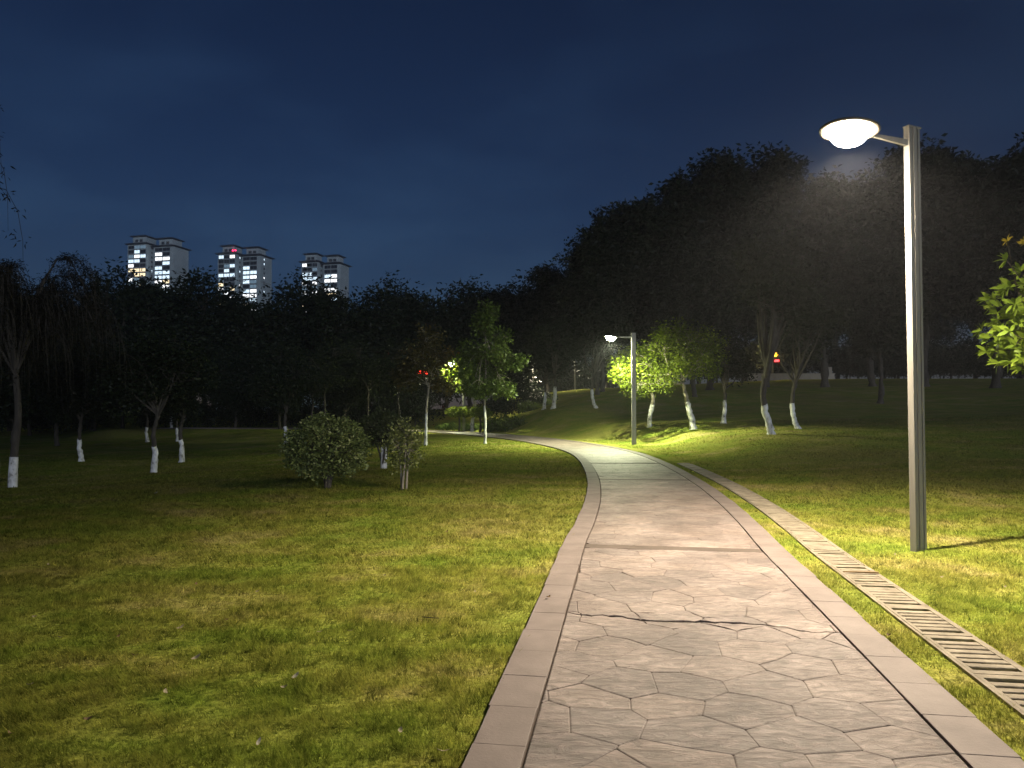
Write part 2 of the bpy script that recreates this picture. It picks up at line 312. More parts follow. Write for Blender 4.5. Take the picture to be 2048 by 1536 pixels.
# ------------------------------------------------------------------ mesh and object helpers
def link(name, me, parent=None, mats=None):
    o = bpy.data.objects.new(name, me); col.objects.link(o)
    if parent is not None: o.parent = parent
    if mats and me is not None and not me.materials:
        for m in (mats if isinstance(mats, (list, tuple)) else [mats]): me.materials.append(m)
    return o
def tag(o, label=None, cat=None, group=None, kind=None):
    if label: o['label'] = label
    if cat: o['category'] = cat
    if group: o['group'] = group
    if kind: o['kind'] = kind
    return o
def empty(name, loc, rz=0.0, sc=1.0):
    o = bpy.data.objects.new(name, None); col.objects.link(o)
    o.location = loc; o.rotation_euler = (0, 0, rz); o.scale = (sc, sc, sc); o.empty_display_size = 0.2
    return o
def np_mesh(name, V, Fc, k, mats=None, smooth=False):
    """V (n,3); Fc (m,k) faces with k corners each"""
    me = bpy.data.meshes.new(name); V = np.asarray(V, np.float32); Fc = np.asarray(Fc, np.int32)
    me.vertices.add(len(V)); me.vertices.foreach_set('co', V.ravel())
    me.loops.add(Fc.size); me.loops.foreach_set('vertex_index', Fc.ravel())
    me.polygons.add(len(Fc)); me.polygons.foreach_set('loop_start', np.arange(0, Fc.size, k, dtype=np.int32))
    me.polygons.foreach_set('loop_total', np.full(len(Fc), k, np.int32))
    if smooth: me.polygons.foreach_set('use_smooth', np.ones(len(Fc), bool))
    me.update(calc_edges=True); me.validate()
    for m in (mats or []): me.materials.append(m)
    return me
class MB:
    """collects shapes, builds one mesh"""
    def __init__(s): s.v = []; s.f = []; s.mi = []; s.sm = []
    def add(s, vs_, fs_, mi=0, sm=False):
        b = len(s.v); s.v += [tuple(v) for v in vs_]
        for f in fs_: s.f.append(tuple(i + b for i in f)); s.mi.append(mi); s.sm.append(sm)
    def box(s, x0, x1, y0, y1, z0, z1, mi=0):
        s.add([(x0, y0, z0), (x1, y0, z0), (x1, y1, z0), (x0, y1, z0), (x0, y0, z1), (x1, y0, z1), (x1, y1, z1), (x0, y1, z1)],
              [(0, 3, 2, 1), (4, 5, 6, 7), (0, 1, 5, 4), (1, 2, 6, 5), (2, 3, 7, 6), (3, 0, 4, 7)], mi)
    def tube(s, pts, rad, n=7, mi=0, cap=True):
        pts = [Vector(p) for p in pts]; rings = []
        up = Vector((0.31, 0.17, 0.93)).normalized()
        for i, p in enumerate(pts):
            t = (pts[min(i + 1, len(pts) - 1)] - pts[max(i - 1, 0)]).normalized()
            a = t.cross(up)
            if a.length < 0.05: a = t.cross(Vector((1, 0, 0)))
            a.normalize(); b = t.cross(a)
            rings.append([p + (a * math.cos(2 * math.pi * k / n) + b * math.sin(2 * math.pi * k / n)) * rad[i] for k in range(n)])
        vs_ = [v for r in rings for v in r]; fs_ = []
        for i in range(len(pts) - 1):
            for k in range(n):
                fs_.append((i * n + k, i * n + (k + 1) % n, (i + 1) * n + (k + 1) % n, (i + 1) * n + k))
        if cap: fs_ += [tuple(range(n))[::-1], tuple(range((len(pts) - 1) * n, len(pts) * n))]
        s.add(vs_, fs_, mi, True)
    def lathe(s, prof, n=32, c=(0, 0, 0), mi=0, sm=True):
        vs_ = []; fs_ = []
        for r, z in prof:
            for k in range(n):
                a = 2 * math.pi * k / n; vs_.append((c[0] + r * math.cos(a), c[1] + r * math.sin(a), c[2] + z))
        for i in range(len(prof) - 1):
            for k in range(n):
                fs_.append((i * n + k, i * n + (k + 1) % n, (i + 1) * n + (k + 1) % n, (i + 1) * n + k))
        s.add(vs_, fs_, mi, sm)
    def build(s, name, mats, parent=None):
        me = bpy.data.meshes.new(name); me.from_pydata(s.v, [], s.f)
        me.polygons.foreach_set('material_index', s.mi); me.polygons.foreach_set('use_smooth', s.sm); me.update()
        for m in (mats if isinstance(mats, (list, tuple)) else [mats]): me.materials.append(m)
        return link(name, me, parent) if parent is not False else me

# ------------------------------------------------------------------ ground
def grid_axis(core0, core1, step, outer):
    neg = [core0 - o for o in outer][::-1]; pos = [core1 + o for o in outer]
    return np.concatenate([neg, np.arange(core0, core1 + step / 2, step), pos])
gx = grid_axis(-26, 26, 0.4, [1, 2.5, 5, 9, 14, 20, 30, 45, 70, 110, 170, 260, 420, 600])
gy = np.concatenate([[-60, -45, -30, -20, -12, -8], np.arange(-5, 55, 0.4), [56, 57.5, 60, 63, 67, 72, 78, 85, 95, 110, 130, 160, 210, 280, 380, 520, 680]])
GX, GY = np.meshgrid(gx, gy); GZ = terrain(GX.ravel(), GY.ravel())
lat = np.abs(lateral(GX.ravel(), GY.ravel())); dr_lat = lateral(GX.ravel(), GY.ravel())
GZ = GZ - 0.05 * (lat < 0.85)                            # bedded under the path slab
nx, ny = len(gx), len(gy); idx = np.arange(nx * ny).reshape(ny, nx)
quads = np.stack([idx[:-1, :-1], idx[:-1, 1:], idx[1:, 1:], idx[1:, :-1]], -1).reshape(-1, 4)
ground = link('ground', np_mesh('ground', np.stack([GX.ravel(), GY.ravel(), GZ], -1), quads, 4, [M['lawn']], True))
tag(ground, kind='structure')

# ------------------------------------------------------------------ path of stamped concrete
rng = np.random.default_rng(5); random.seed(5)
S0, S1 = 0.2, s_of_y(16.9)                                # pieces built one by one between these stations
SEND = PS[-1] - 0.5
IN, K0, K1 = 0.90, 0.911, 1.15
ZTOP = 0.035
def strip(mb, s0, s1, t0, t1, z, step=0.3, thick=None, mi=0):
    n_ = max(2, int((s1 - s0) / step)); s = np.linspace(s0, s1, n_)
    xa, ya = path_xy(s, np.full(n_, t0)); xb, yb = path_xy(s, np.full(n_, t1))
    v = []; f = []
    for i in range(n_):
        v += [(xa[i], ya[i], z), (xb[i], yb[i], z)]
    for i in range(n_ - 1): f.append((2 * i, 2 * i + 1, 2 * i + 3, 2 * i + 2))
    if thick:
        b = len(v)
        for i in range(n_): v += [(xa[i], ya[i], z - thick), (xb[i], yb[i], z - thick)]
        for i in range(n_ - 1):
            f.append((b + 2 * i, 2 * i, 2 * i + 2, b + 2 * i + 2)); f.append((2 * i + 1, b + 2 * i + 1, b + 2 * i + 3, 2 * i + 3))
        f.append((0, b, b + 1, 1)); f.append((2 * n_ - 2, 2 * n_ - 1, b + 2 * n_ - 1, b + 2 * n_ - 2))
    mb.add(v, f, mi, False)
mb = MB(); strip(mb, 0.0, S1 + 0.05, -1.13, 1.13, ZTOP - 0.016, 0.3, 0.10)
path = mb.build('path', M['groove']); tag(path, kind='structure')
mb = MB(); strip(mb, S1 + 0.05, SEND, -IN, IN, ZTOP - 0.004, 0.4, 0.10)
far_surface = mb.build('path_surface', M['stamped_far'], path)
for sg in (-1, 1):
    mb = MB(); a, b = sorted((sg * K0, sg * K1)); strip(mb, S1 + 0.05, SEND, a, b, ZTOP + 0.004, 0.4, 0.12)
    mb.build('kerb', M['kerb'], path)

def warp(s, t):
    s2 = s + 0.018 * np.sin(7.1 * t + 3.3 * s) + 0.010 * np.sin(15.7 * t - 9.1 * s + 1) + 0.005 * np.sin(37 * t + 23 * s)
    edge = np.clip((IN - np.abs(t)) / 0.12, 0, 1)
    t2 = t + edge * (0.018 * np.sin(6.3 * s - 4.0 * t) + 0.008 * np.sin(17.3 * s + 11 * t) + 0.004 * np.sin(41 * s - 19 * t))
    return s2, t2
def clip_poly(poly, a, b, c):
    """keep a*x + b*y <= c"""
    out = []
    for i in range(len(poly)):
        p, q = poly[i], poly[(i + 1) % len(poly)]
        dp = a * p[0] + b * p[1] - c; dq = a * q[0] + b * q[1] - c
        if dp <= 0: out.append(p)
        if (dp < 0 < dq) or (dq < 0 < dp):
            k = dp / (dp - dq); out.append((p[0] + (q[0] - p[0]) * k, p[1] + (q[1] - p[1]) * k))
    return out
def area(poly): return 0.5 * sum(poly[i][0] * poly[(i + 1) % len(poly)][1] - poly[(i + 1) % len(poly)][0] * poly[i][1] for i in range(len(poly)))
def inset(poly, d):
    n_ = len(poly); out = []
    P = [np.array(p) for p in poly]
    for i in range(n_):
        p, a, b = P[i], P[i - 1], P[(i + 1) % n_]
        e1 = p - a; e2 = b - p; e1 = e1 / (np.linalg.norm(e1) + 1e-9); e2 = e2 / (np.linalg.norm(e2) + 1e-9)
        n1 = np.array([-e1[1], e1[0]]); n2 = np.array([-e2[1], e2[0]]); m_ = n1 + n2; L = m_ @ m_
        out.append(tuple(p + m_ * (2 * d / max(L, 0.8))))
    return out
def tidy(poly, eps=0.012):
    out = []
    for p in poly:
        if not out or math.hypot(p[0] - out[-1][0], p[1] - out[-1][1]) > eps: out.append(p)
    if len(out) > 1 and math.hypot(out[0][0] - out[-1][0], out[0][1] - out[-1][1]) < eps: out.pop()
    return out
def soften(poly, r=0.03):
    out = []
    for i in range(len(poly)):
        p, a, b = (np.array(q) for q in (poly[i], poly[i - 1], poly[(i + 1) % len(poly)]))
        la, lb = np.linalg.norm(a - p), np.linalg.norm(b - p)
        out += [tuple(p + (a - p) * min(r / la, 0.3)), tuple(p + (b - p) * min(r / lb, 0.3))]
    return out
def subdiv(poly, L):
    out = []
    for i in range(len(poly)):
        p, q = poly[i], poly[(i + 1) % len(poly)]; k = max(1, int(math.hypot(q[0] - p[0], q[1] - p[1]) / L))
        for j in range(k): out.append((p[0] + (q[0] - p[0]) * j / k, p[1] + (q[1] - p[1]) * j / k))
    return out
def piece(name, poly_st, ztop, depth, chamfer, mat, parent, tilt=0.0, warpf=None, drop=0.004):
    """a slab piece whose outline is given in path stations"""
    if area(poly_st) < 0: poly_st = poly_st[::-1]
    inner = inset(poly_st, chamfer)
    def tow(pl):
        s = np.array([p[0] for p in pl]); t = np.array([p[1] for p in pl])
        if warpf: s, t = warpf(s, t)
        return path_xy(s, t)
    xo, yo = tow(poly_st); xi, yi = tow(inner)
    cx, cy = xo.mean(), yo.mean(); n_ = len(xo)
    ta, tb = random.uniform(-tilt, tilt), random.uniform(-tilt, tilt)
    zf = lambda x, y: ztop + ta * (x - cx) + tb * (y - cy)
    v = [(xi[k] - cx, yi[k] - cy, zf(xi[k], yi[k]) - ztop) for k in range(n_)]
    v += [(xo[k] - cx, yo[k] - cy, zf(xo[k], yo[k]) - drop - ztop) for k in range(n_)]
    v += [(xo[k] - cx, yo[k] - cy, -depth) for k in range(n_)]
    f = [tuple(range(n_))[::-1]]
    for k in range(n_):
        k2 = (k + 1) % n_
        f.append((k, k2, n_ + k2, n_ + k)); f.append((n_ + k, n_ + k2, 2 * n_ + k2, 2 * n_ + k))
    me = bpy.data.meshes.new(name); me.from_pydata(v, [], f); me.update()
    # outward normals
    if me.polygons[0].normal.z < 0: me.flip_normals()
    me.materials.append(mat)
    o = link(name, me, parent); o.location = (cx, cy, ztop)
    return o

SB = [s_of_y(7.86), s_of_y(15.3)]; BANDW = 0.20
SC = s_of_y(5.18)                                         # the long crack
def crackline(t): return SC - 0.085 * t + 0.030 * math.sin(5.3 * t + 0.5) + 0.016 * math.sin(13 * t + 2)
# stones: uneven hexagons pressed into the concrete
seeds = []
row = 0; s = S0 - 0.5
while s < S1 + 0.6:
    t = -1.35 + (0.21 if row % 2 else 0)
    while t < 1.4:
        seeds.append((s + random.uniform(-0.08, 0.08), t + random.uniform(-0.11, 0.11))); t += 0.41
    s += 0.30; row += 1
SA = np.array(seeds)
stones = []
for i, (a, b) in enumerate(seeds):
    if a < S0 - 0.3 or a > S1 + 0.3 or abs(b) > 1.25: continue
    poly = [(a - 0.8, b - 0.8), (a + 0.8, b - 0.8), (a + 0.8, b + 0.8), (a - 0.8, b + 0.8)]
    for j in np.argsort((SA[:, 0] - a) ** 2 + (SA[:, 1] - b) ** 2)[1:18]:
        c, d = SA[j]; nx_, ny_ = c - a, d - b
        poly = clip_poly(poly, nx_, ny_, (c * c - a * a + d * d - b * b) / 2)
    poly = clip_poly(poly, 0, 1, IN); poly = clip_poly(poly, 0, -1, IN) if poly else poly
    poly = clip_poly(poly, -1, 0, -S0) if poly else poly
    poly = clip_poly(poly, 1, 0, S1) if poly else poly
    if poly and len(poly) > 2: stones.append(poly)
cuts = [SB[0], SB[1]]
for poly in stones:
    parts = [poly]
    for sb in cuts:                                       # cross bands interrupt the pattern
        nxt = []
        for q in parts:
            for r_ in (clip_poly(q, 1, 0, sb - BANDW / 2), clip_poly(q, -1, 0, -(sb + BANDW / 2))):
                if len(r_) > 2 and abs(area(r_)) > 0.002: nxt.append(r_)
        parts = nxt
    for q in parts:
        q = tidy(q)
        if len(q) < 3: continue
        ss = [p[0] - crackline(p[1]) for p in q]
        if min(ss) < 0 < max(ss):                         # the crack runs through this stone
            fine = subdiv(q, 0.03); halves = []
            for sg in (-1, 1):
                h = clip_poly([((p[0] - crackline(p[1])) * sg, p[1]) for p in fine], -1, 0, 0.0)
                if len(h) < 3: continue
                h = subdiv(tidy(h, 0.003), 0.04)
                h = [(crackline(p[1]) + sg * p[0], p[1]) for p in h]
                def jag(p):
                    d_ = p[0] - crackline(p[1])
                    if abs(d_) > 0.012: return p
                    w = (0.007 + 0.013 * max(0, math.sin(2.6 * p[1] + 1.9)) + 0.006 * math.sin(31 * p[1])) * min(1.0, (0.92 - abs(p[1])) * 6)
                    return (p[0] + 0.010 * math.sin(47 * p[1]) + 0.006 * math.sin(91 * p[1] + 1) + sg * max(w, 0.002), p[1])
                h = [jag(p) for p in h]
                if abs(area(h)) > 0.001: halves.append(h)
            for h in halves:
                piece('stone', inset(h if area(h) > 0 else h[::-1], 0.0035), ZTOP - 0.001, 0.03, 0.003, M['stamped'], path, 0.004, warp, 0.002)
        else:
            if area(q) < 0: q = q[::-1]
            g_ = random.choice((0.0002, 0.0004, 0.0008, 0.0014))
            q2 = inset(q, g_)
            if area(q2) < 0.002: continue
            q2 = subdiv(soften(q2, 0.007), 0.15)
            piece('stone', q2, ZTOP + random.uniform(-0.0015, 0.0015), 0.03, 0.006, M['stamped'], path, 0.007, warp, 0.003)
def rect(s0, s1, t0, t1, L=0.2): return subdiv([(s0, t0), (s1, t0), (s1, t1), (s0, t1)], L)
for sb in SB:
    piece('concrete_band', inset(rect(sb - BANDW / 2, sb + BANDW / 2, -IN, IN), 0.004), ZTOP + 0.001, 0.03, 0.004, M['band'], path)
for yb in (22.3, 28.6, 35.0):
    sb = s_of_y(yb); piece('concrete_band', rect(sb - 0.07, sb + 0.07, -IN, IN), ZTOP + 0.002, 0.03, 0.004, M['kerb'], path)
for sg in (-1, 1):
    s = S0 - 0.1 + (0.2 if sg > 0 else 0)
    while s < S1:
        L = 0.42 + random.uniform(-0.01, 0.01); e = min(s + L, S1 + 0.04)
        a, b = sorted((sg * (K0 + random.uniform(-.002, .002)), sg * (K1 + random.uniform(-0.006, 0.006))))
        piece('kerb_slab', inset(rect(s, e, a, b), 0.0009), ZTOP + 0.002 + random.uniform(-.001, .001), 0.12, 0.003, M['kerb'], path, 0.003, None, 0.0015)
        s += L

# ------------------------------------------------------------------ drain beside the path
drain = empty('drain_channel', (*[float(q) for q in path_xy(2.0, 1.58)], 0.0))
tag(drain, 'concrete slotted drain running through the grass along the path', 'drain')
D0, D1, DH = 0.6, s_of_y(27.0), 0.152
dl = Vector(drain.location)
def rel(o): o.location = Vector(o.location) - dl; return o
mb = MB(); strip(mb, D0, D1, 1.58 - DH - 0.022, 1.58 + DH + 0.022, -0.012, 0.3, 0.10)
rel(mb.build('channel', M['dark'], drain))
for sg in (-1, 1):                                         # ragged concrete lips
    mb = MB(); a, b = sorted((1.58 + sg * (DH + 0.001), 1.58 + sg * (DH + 0.022))); strip(mb, D0, D1, a, b, 0.0205, 0.3, 0.10)
    rel(mb.build('channel_lip', M['drain'], drain))
s = D0; nslat = 0
while s < D1 - 0.3:
    L = 0.72; cover = None
    cx, cy = path_xy(s + L / 2, 1.58)
    near = s < s_of_y(15.0)
    tilt_z = random.uniform(-0.004, 0.004)
    mb = MB()
    rails = [rect(s + 0.004, s + L - 0.004, 1.58 - DH, 1.58 - DH + 0.022), rect(s + 0.004, s + L - 0.004, 1.58 + DH - 0.022, 1.58 + DH),
             rect(s + 0.004, s + 0.062, 1.58 - DH + 0.022, 1.58 + DH - 0.022), rect(s + L - 0.062, s + L - 0.004, 1.58 - DH + 0.022, 1.58 + DH - 0.022)]
    for r_ in rails:
        x_, y_ = path_xy([p[0] for p in r_], [p[1] for p in r_]); n_ = len(r_)
        v = [(x_[k] - cx, y_[k] - cy, 0.0) for k in range(n_)] + [(x_[k] - cx, y_[k] - cy, -0.04) for k in range(n_)]
        f = [tuple(range(n_))] + [(k, n_ + k, n_ + (k + 1) % n_, (k + 1) % n_) for k in range(n_)]
        mb.add(v, f)
    nb = 7; gap = (L - 0.124) / (nb + 0.0)
    if not near:
        for k in range(nb - 1):
            c = s + 0.062 + gap * (k + 1); r_ = rect(c - gap * 0.44, c + gap * 0.44, 1.58 - DH + 0.022, 1.58 + DH - 0.022)
            x_, y_ = path_xy([p[0] for p in r_], [p[1] for p in r_]); n_ = len(r_)
            mb.add([(x_[q] - cx, y_[q] - cy, -0.002) for q in range(n_)], [tuple(range(n_))])
    cover = mb.build('drain_cover', M['drain'], drain); cover.location = (float(cx) - dl.x, float(cy) - dl.y, 0.022 + tilt_z)
    if near:
        for k in range(nb - 1):
            c = s + 0.062 + gap * (k + 1)
            w0 = gap * (random.uniform(0.34, 0.38) if s < s_of_y(8.6) else random.uniform(0.38, 0.46))
            if random.random() < 0.08: w0 = gap * 0.46        # slot choked with dirt
            o = piece('slat', rect(c - w0, c + w0, 1.58 - DH + 0.022, 1.58 + DH - 0.022, 0.5), 0.0, 0.04, 0.004, M['drain'], cover, 0.001)
            o.location = (o.location.x - float(cx), o.location.y - float(cy), random.uniform(-0.0015, 0.0005)); nslat += 1
    s += L

# ------------------------------------------------------------------ lamp posts
ARM = Vector((-0.9, -0.435, 0)).normalized()
def lamp_meshes():
    H = 4.47
    # pole: slim grooved profile, long side along the arm (local x), lit narrow side at -x
    pr = [(-0.100, -0.034), (-0.060, -0.034), (-0.060, -0.026), (-0.030, -0.026), (-0.030, -0.036), (0.020, -0.036), (0.020, -0.026), (0.050, -0.026), (0.050, -0.034),
          (0.088, -0.034), (0.100, -0.022), (0.100, 0.022), (0.088, 0.034), (0.050, 0.034), (0.050, 0.026), (0.020, 0.026), (0.020, 0.036), (-0.030, 0.036), (-0.030, 0.026), (-0.060, 0.026), (-0.060, 0.034), (-0.100, 0.034)]
    pr = [(x * 0.9, y) for x, y in pr]
    b = MB(); n_ = len(pr)
    zs = [-0.25, 0.0, H]
    v = [(x, y, z) for z in zs for x, y in pr]
    f = [(i * n_ + k, i * n_ + (k + 1) % n_, (i + 1) * n_ + (k + 1) % n_, (i + 1) * n_ + k) for i in range(2) for k in range(n_)]
    f.append(tuple(range(2 * n_, 3 * n_)))
    b.add(v, f); pole = b.build('pole', M['pole'], False)
    b = MB(); b.box(-0.095, 0.095, -0.042, 0.042, H, H + 0.012); cap = b.build('pole_cap', M['pole'], False)
    hz = 4.30; hx = -0.95
    b = MB()                                               # flat tapering arm
    x0, x1 = hx + 0.255, -0.089
    v = [(x0, -0.012, hz - 0.014), (x0, 0.012, hz - 0.014), (x0, 0.012, hz + 0.012), (x0, -0.012, hz + 0.012),
         (x1, -0.02, hz - 0.030), (x1, 0.02, hz - 0.030), (x1, 0.02, hz + 0.035), (x1, -0.02, hz + 0.035)]
    b.add(v, [(0, 1, 2, 3), (4, 7, 6, 5), (0, 4, 5, 1), (1, 5, 6, 2), (2, 6, 7, 3), (3, 7, 4, 0)])
    arm = b.build('arm', M['pole'], False)
    b = MB()                                               # rim disc with shallow cap
    b.lathe([(0.001, 0.062), (0.10, 0.056), (0.21, 0.034), (0.272, 0.014), (0.287, 0.0), (0.284, -0.012), (0.262, -0.018), (0.214, -0.012), (0.214, 0.012), (0.001, 0.016)], 40, (hx, 0, hz))
    rim = b.build('lamp_rim', M['rim'], False)
    b = MB()
    b.lathe([(0.206, 0.004), (0.204, -0.018), (0.184, -0.064), (0.154, -0.108), (0.124, -0.134)], 28, (hx, 0, hz))
    bowl = b.build('lamp_bowl', M['bowl_warm'], False)
    b = MB(); b.lathe([(0.124, -0.134), (0.09, -0.147), (0.001, -0.151)], 28, (hx, 0, hz)); lens = b.build('lamp_lens', M['bowl_warm'], False)
    ca, sa = math.cos(math.radians(7)), math.sin(math.radians(7))
    for me in (rim, bowl, lens):                           # lantern tipped up a little at its outer edge
        for v in me.vertices:
            x, z = v.co.x - hx, v.co.z - hz; v.co.x = hx + x * ca + z * sa; v.co.z = hz - x * sa + z * ca
    return pole, cap, arm, rim, bowl, lens
LM = lamp_meshes()
_bowls = {}
def bowl_mesh(mat, i):
    if (mat, i) not in _bowls:
        me = LM[i].copy(); me.materials.clear(); me.materials.append(M[mat]); _bowls[(mat, i)] = me
    return _bowls[(mat, i)]
# how strongly the lamp shines at each angle from straight down (a road lantern throws sideways and cuts off below the horizontal)
SPREAD = {'near': {0: .92, 10: .93, 20: .98, 30: 1.03, 40: 1.04, 50: 1.02, 57: .96, 61: .78, 65: .42, 69: .24, 74: .15, 80: .09, 85: .06, 90: .04, 100: .02, 180: 0.0},
          'wide': {0: .80, 10: .82, 20: .90, 30: 1.0, 40: 1.10, 50: 1.10, 57: 1.0, 62: .85, 67: .62, 72: .46, 78: .34, 84: .24, 90: .15, 100: .06, 180: 0.0}}
def spread_light(ld, which):
    tx = bpy.data.texts.get('spread_' + which)
    if tx is None:
        tx = bpy.data.texts.new('spread_' + which); c = SPREAD[which]
        tx.write('IESNA:LM-63-1995\nTILT=NONE\n1 1000 1 %d 1 1 2 0 0 0\n1 1 1\n' % len(c) + ' '.join('%g' % a for a in c) + '\n0\n' + ' '.join('%g' % (1000 * v) for v in c.values()) + '\n')
    ld.use_nodes = True; nn, ll = ld.node_tree.nodes, ld.node_tree.links; nn.clear()
    o = nn.new('ShaderNodeOutputLight'); e = nn.new('ShaderNodeEmission'); ie = nn.new('ShaderNodeTexIES'); ie.mode = 'INTERNAL'; ie.ies = tx
    ie.inputs['Strength'].default_value = IES_K
    ll.new(ie.outputs['Fac'], e.inputs['Strength']); ll.new(e.outputs[0], o.inputs[0])
IES_K = 0.01
def lamp_post(loc, label, bowl, dirv=ARM, sc=1.0):
    rz = math.atan2(-dirv.y, -dirv.x)
    r = empty('lamp_post', loc, rz, sc); tag(r, label, 'street lamp', 'lamp posts along the park paths')
    p = link('pole', LM[0], r); link('pole_cap', LM[1], p); link('arm', LM[2], r)
    h = link('lamp_rim', LM[3], r); link('lamp_bowl', bowl_mesh(bowl, 4), h); link('lamp_lens', bowl_mesh(bowl + '_lens', 5), h)
    ld = bpy.data.lights.new('lamp_light', 'POINT'); ld.color, ld.energy = LAMP_LIGHT[bowl]; ld.shadow_soft_size = 0.05
    spread_light(ld, 'near' if bowl == 'bowl_warm' else 'wide')
    lo = bpy.data.objects.new('lamp_light', ld); col.objects.link(lo); lo.parent = h; lo.location = (-0.95, 0, 4.30 - 0.205)
    return r
lamp1 = lamp_post(foot(1838, 1099, 7.9), 'tall grey lamp post with glowing bowl in the grass beside the slotted drain', 'bowl_warm')
lamp2 = lamp_post(foot(1268, 885, 30.0), 'lit lamp post outside the path bend before the bright green tree', 'bowl_green', Vector((-0.95, -0.2, 0)))
lamp3 = lamp_post(foot(928, 868, 48.0), 'lamp post behind tree leaves beside the mushroom shaped clipped shrubs', 'bowl_green', Vector((-0.8, -0.6, 0)))
lamp4 = lamp_post(foot(1064, 812, 62.0), 'small far lamp post glowing between dark trunks below the wooded bank', 'bowl_far', Vector((0.9, -0.3, 0)))
lamp5 = lamp_post(foot(1150, 781, 88.0), 'far lamp post lighting a green patch at the top of the wooded bank', 'bowl_far', Vector((-0.9, -0.3, 0)))
lamp6 = lamp_post(foot(404, 837, 85.0), 'far lamp post lighting a pale strip beyond the whitewashed trees', 'bowl_far', Vector((-0.9, 0.3, 0)))
lamp7 = lamp_post(foot(246, 850, 72.0), 'far lamp post half hidden by trees above lit yellow green shrubs', 'bowl_far', Vector((-0.3, 0.9, 0)))

# ------------------------------------------------------------------ foliage makers
def leaf_cloud(rg, centres, spread, per, size, aspect=0.5, droop=0.25, vary=0.35, outward=None):
    """diamond leaves scattered round the given centres; returns vertex array (n*4,3)"""
    centres = np.asarray(centres, float); spread = np.broadcast_to(np.asarray(spread, float), (len(centres),))
    c = np.repeat(centres, per, axis=0); sp = np.repeat(spread, per)
    p = c + np.clip(rg.normal(size=c.shape), -1.5, 1.5) * sp[:, None] * 0.5
    n_ = len(p)
    a = rg.normal(size=(n_, 3)); a[:, 2] = a[:, 2] * 0.55 - droop
    a += 0.7 * (p - c) / (sp[:, None] + 1e-6)
    a /= np.linalg.norm(a, axis=1)[:, None]
    u = rg.normal(size=(n_, 3)); u[:, 2] += 0.0
    b = np.cross(a, u); b /= np.linalg.norm(b, axis=1)[:, None] + 1e-9
    L = size * (1 + vary * rg.uniform(-1, 1, n_))[:, None]; W = L * aspect * 0.5
    nrm = np.cross(a, b)
    tip = p + a * L - nrm * L * 0.12
    mid = p + a * L * 0.45
    return np.stack([p, mid + b * W + nrm * L * 0.06, tip, mid - b * W + nrm * L * 0.06], 1).reshape(-1, 3)
def leaf_mesh(name, V, mat):
    return np_mesh(name, V, np.arange(len(V)).reshape(-1, 4), 4, [M[mat]])
def sphere_pts(rg, n_, shell=0.6):
    d = rg.normal(size=(n_, 3)); d /= np.linalg.norm(d, axis=1)[:, None]
    r = shell + (1 - shell) * rg.uniform(0, 1, n_) ** 0.6
    inner = rg.uniform(0, 1, n_) < 0.2
    r = np.where(inner, rg.uniform(0.1, shell, n_), r)
    return d * r[:, None]
def bend(p0, p1, rg, k=0.15, n_=5):
    p0, p1 = np.array(p0, float), np.array(p1, float); L = np.linalg.norm(p1 - p0)
    off = rg.normal(size=3) * L * k; off[2] = abs(off[2]) * 0.6
    return [tuple(p0 + (p1 - p0) * t + off * math.sin(math.pi * t) * (1 - 0.3 * t)) for t in np.linspace(0, 1, n_)]
def cut_line(pts, rad, z):
    """first part of a trunk line up to height z"""
    op, orr = [pts[0]], [rad[0]]
    for i in range(1, len(pts)):
        if pts[i][2] >= z:
            k = (z - pts[i - 1][2]) / (pts[i][2] - pts[i - 1][2]); a = np.array(pts[i - 1]); b = np.array(pts[i])
            op.append(tuple(a + (b - a) * k)); orr.append(rad[i - 1] + (rad[i] - rad[i - 1]) * k); return op, orr
        op.append(pts[i]); orr.append(rad[i])
    return op, orr
def dense_line(pts, rad, n_=14):
    P = np.array(pts, float); Q = catmull(P, 6); r = np.interp(np.linspace(0, 1, len(Q)), np.linspace(0, 1, len(rad)), rad)
    return [tuple(q) for q in Q], list(r)
